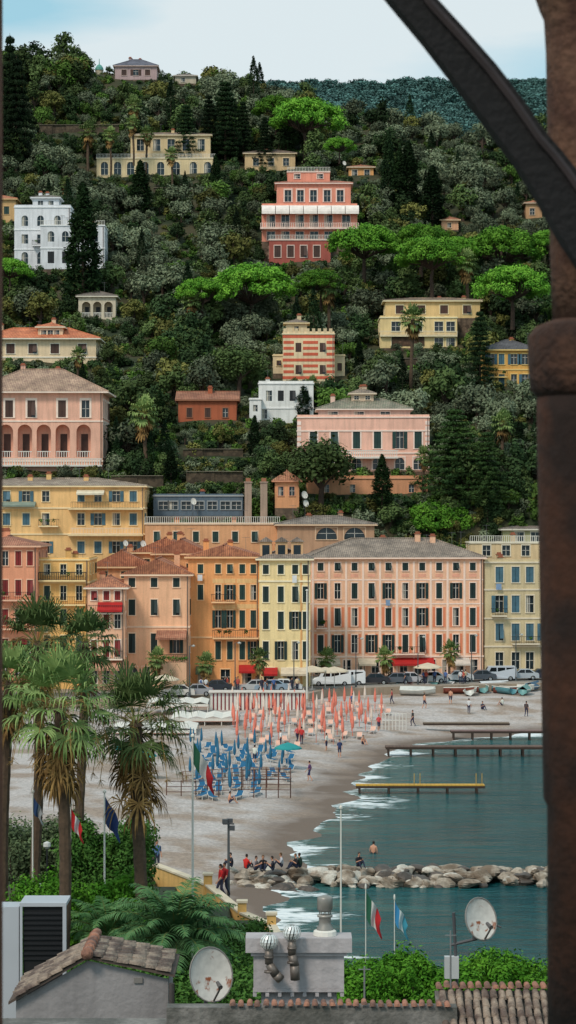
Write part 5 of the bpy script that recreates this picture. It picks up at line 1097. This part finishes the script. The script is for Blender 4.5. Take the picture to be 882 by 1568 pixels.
e2=t.p('edge_bead',M((.2,.16,.16),.7,.3,12))
for a_,b2 in zip(up_[:-1],up_[1:]): e2.tube(P(a_[0]-13,a_[1]+6,Y0-.002),P(b2[0]-13,b2[1]+6,Y0-.002),.008,.008,6)
t.done()
t=Thing('window_jamb'); t.p('stone',M((.4,.24,.16),.95,.3,8,.3)).box(P(-120,0,4).x,P(4,0,4).x,3.85,4.0,H-1.3,H+1.3); t.done()
# ---------------- camera, light, world
cam=bpy.data.cameras.new('camera'); co=obj('camera',cam,(0,0,H),(math.pi/2,0,0)); cam.sensor_fit='HORIZONTAL'; cam.sensor_width=36; cam.lens=36*F/882; cam.clip_start=.1; cam.clip_end=12000
cam.dof.use_dof=True; cam.dof.focus_distance=260; cam.dof.aperture_fstop=26; scene.camera=co
el,az=math.radians(48),math.radians(215)
d=Vector((math.sin(az)*math.cos(el),math.cos(az)*math.cos(el),math.sin(el)))
sl=bpy.data.lights.new('sun','SUN'); sl.energy=2.1; sl.angle=math.radians(14); sl.color=(1,.9,.78); so=obj('sun',sl,(0,-50,200)); so.rotation_euler=(-d).to_track_quat('-Z','Y').to_euler()
w=bpy.data.worlds.new('World'); scene.world=w; w.use_nodes=True; nt=w.node_tree; N=nt.nodes; L=nt.links; bg=N['Background']; bg.inputs[1].default_value=.12
sk=N.new('ShaderNodeTexSky'); sk.sky_type='NISHITA'; sk.sun_disc=False; sk.sun_elevation=el; sk.sun_rotation=az; sk.air_density=1.0; sk.dust_density=1.0
tc=N.new('ShaderNodeTexCoord'); mp=N.new('ShaderNodeMapping'); mp.inputs['Scale'].default_value=(3,3,14); L.new(tc.outputs['Generated'],mp.inputs[0])
n1=N.new('ShaderNodeTexNoise'); n1.inputs['Scale'].default_value=1.6; n1.inputs['Detail'].default_value=6; n1.inputs['Roughness'].default_value=.45; L.new(mp.outputs[0],n1.inputs[0])
r1=N.new('ShaderNodeMapRange'); r1.inputs[1].default_value=.40; r1.inputs[2].default_value=.62; r1.inputs[3].default_value=.0; r1.inputs[4].default_value=.9; L.new(n1.outputs['Fac'],r1.inputs[0])
cy=N.new('ShaderNodeMix'); cy.data_type='RGBA'; cy.inputs[0].default_value=.75; L.new(sk.outputs[0],cy.inputs[6]); cy.inputs[7].default_value=(3.2,5.8,6.7,1)
mx=N.new('ShaderNodeMix'); mx.data_type='RGBA'; L.new(r1.outputs[0],mx.inputs[0]); L.new(cy.outputs[2],mx.inputs[6]); mx.inputs[7].default_value=(6.3,6.9,7.1,1); L.new(mx.outputs[2],bg.inputs[0])
scene.view_settings.view_transform='Standard'; scene.view_settings.look='None'; scene.view_settings.exposure=0
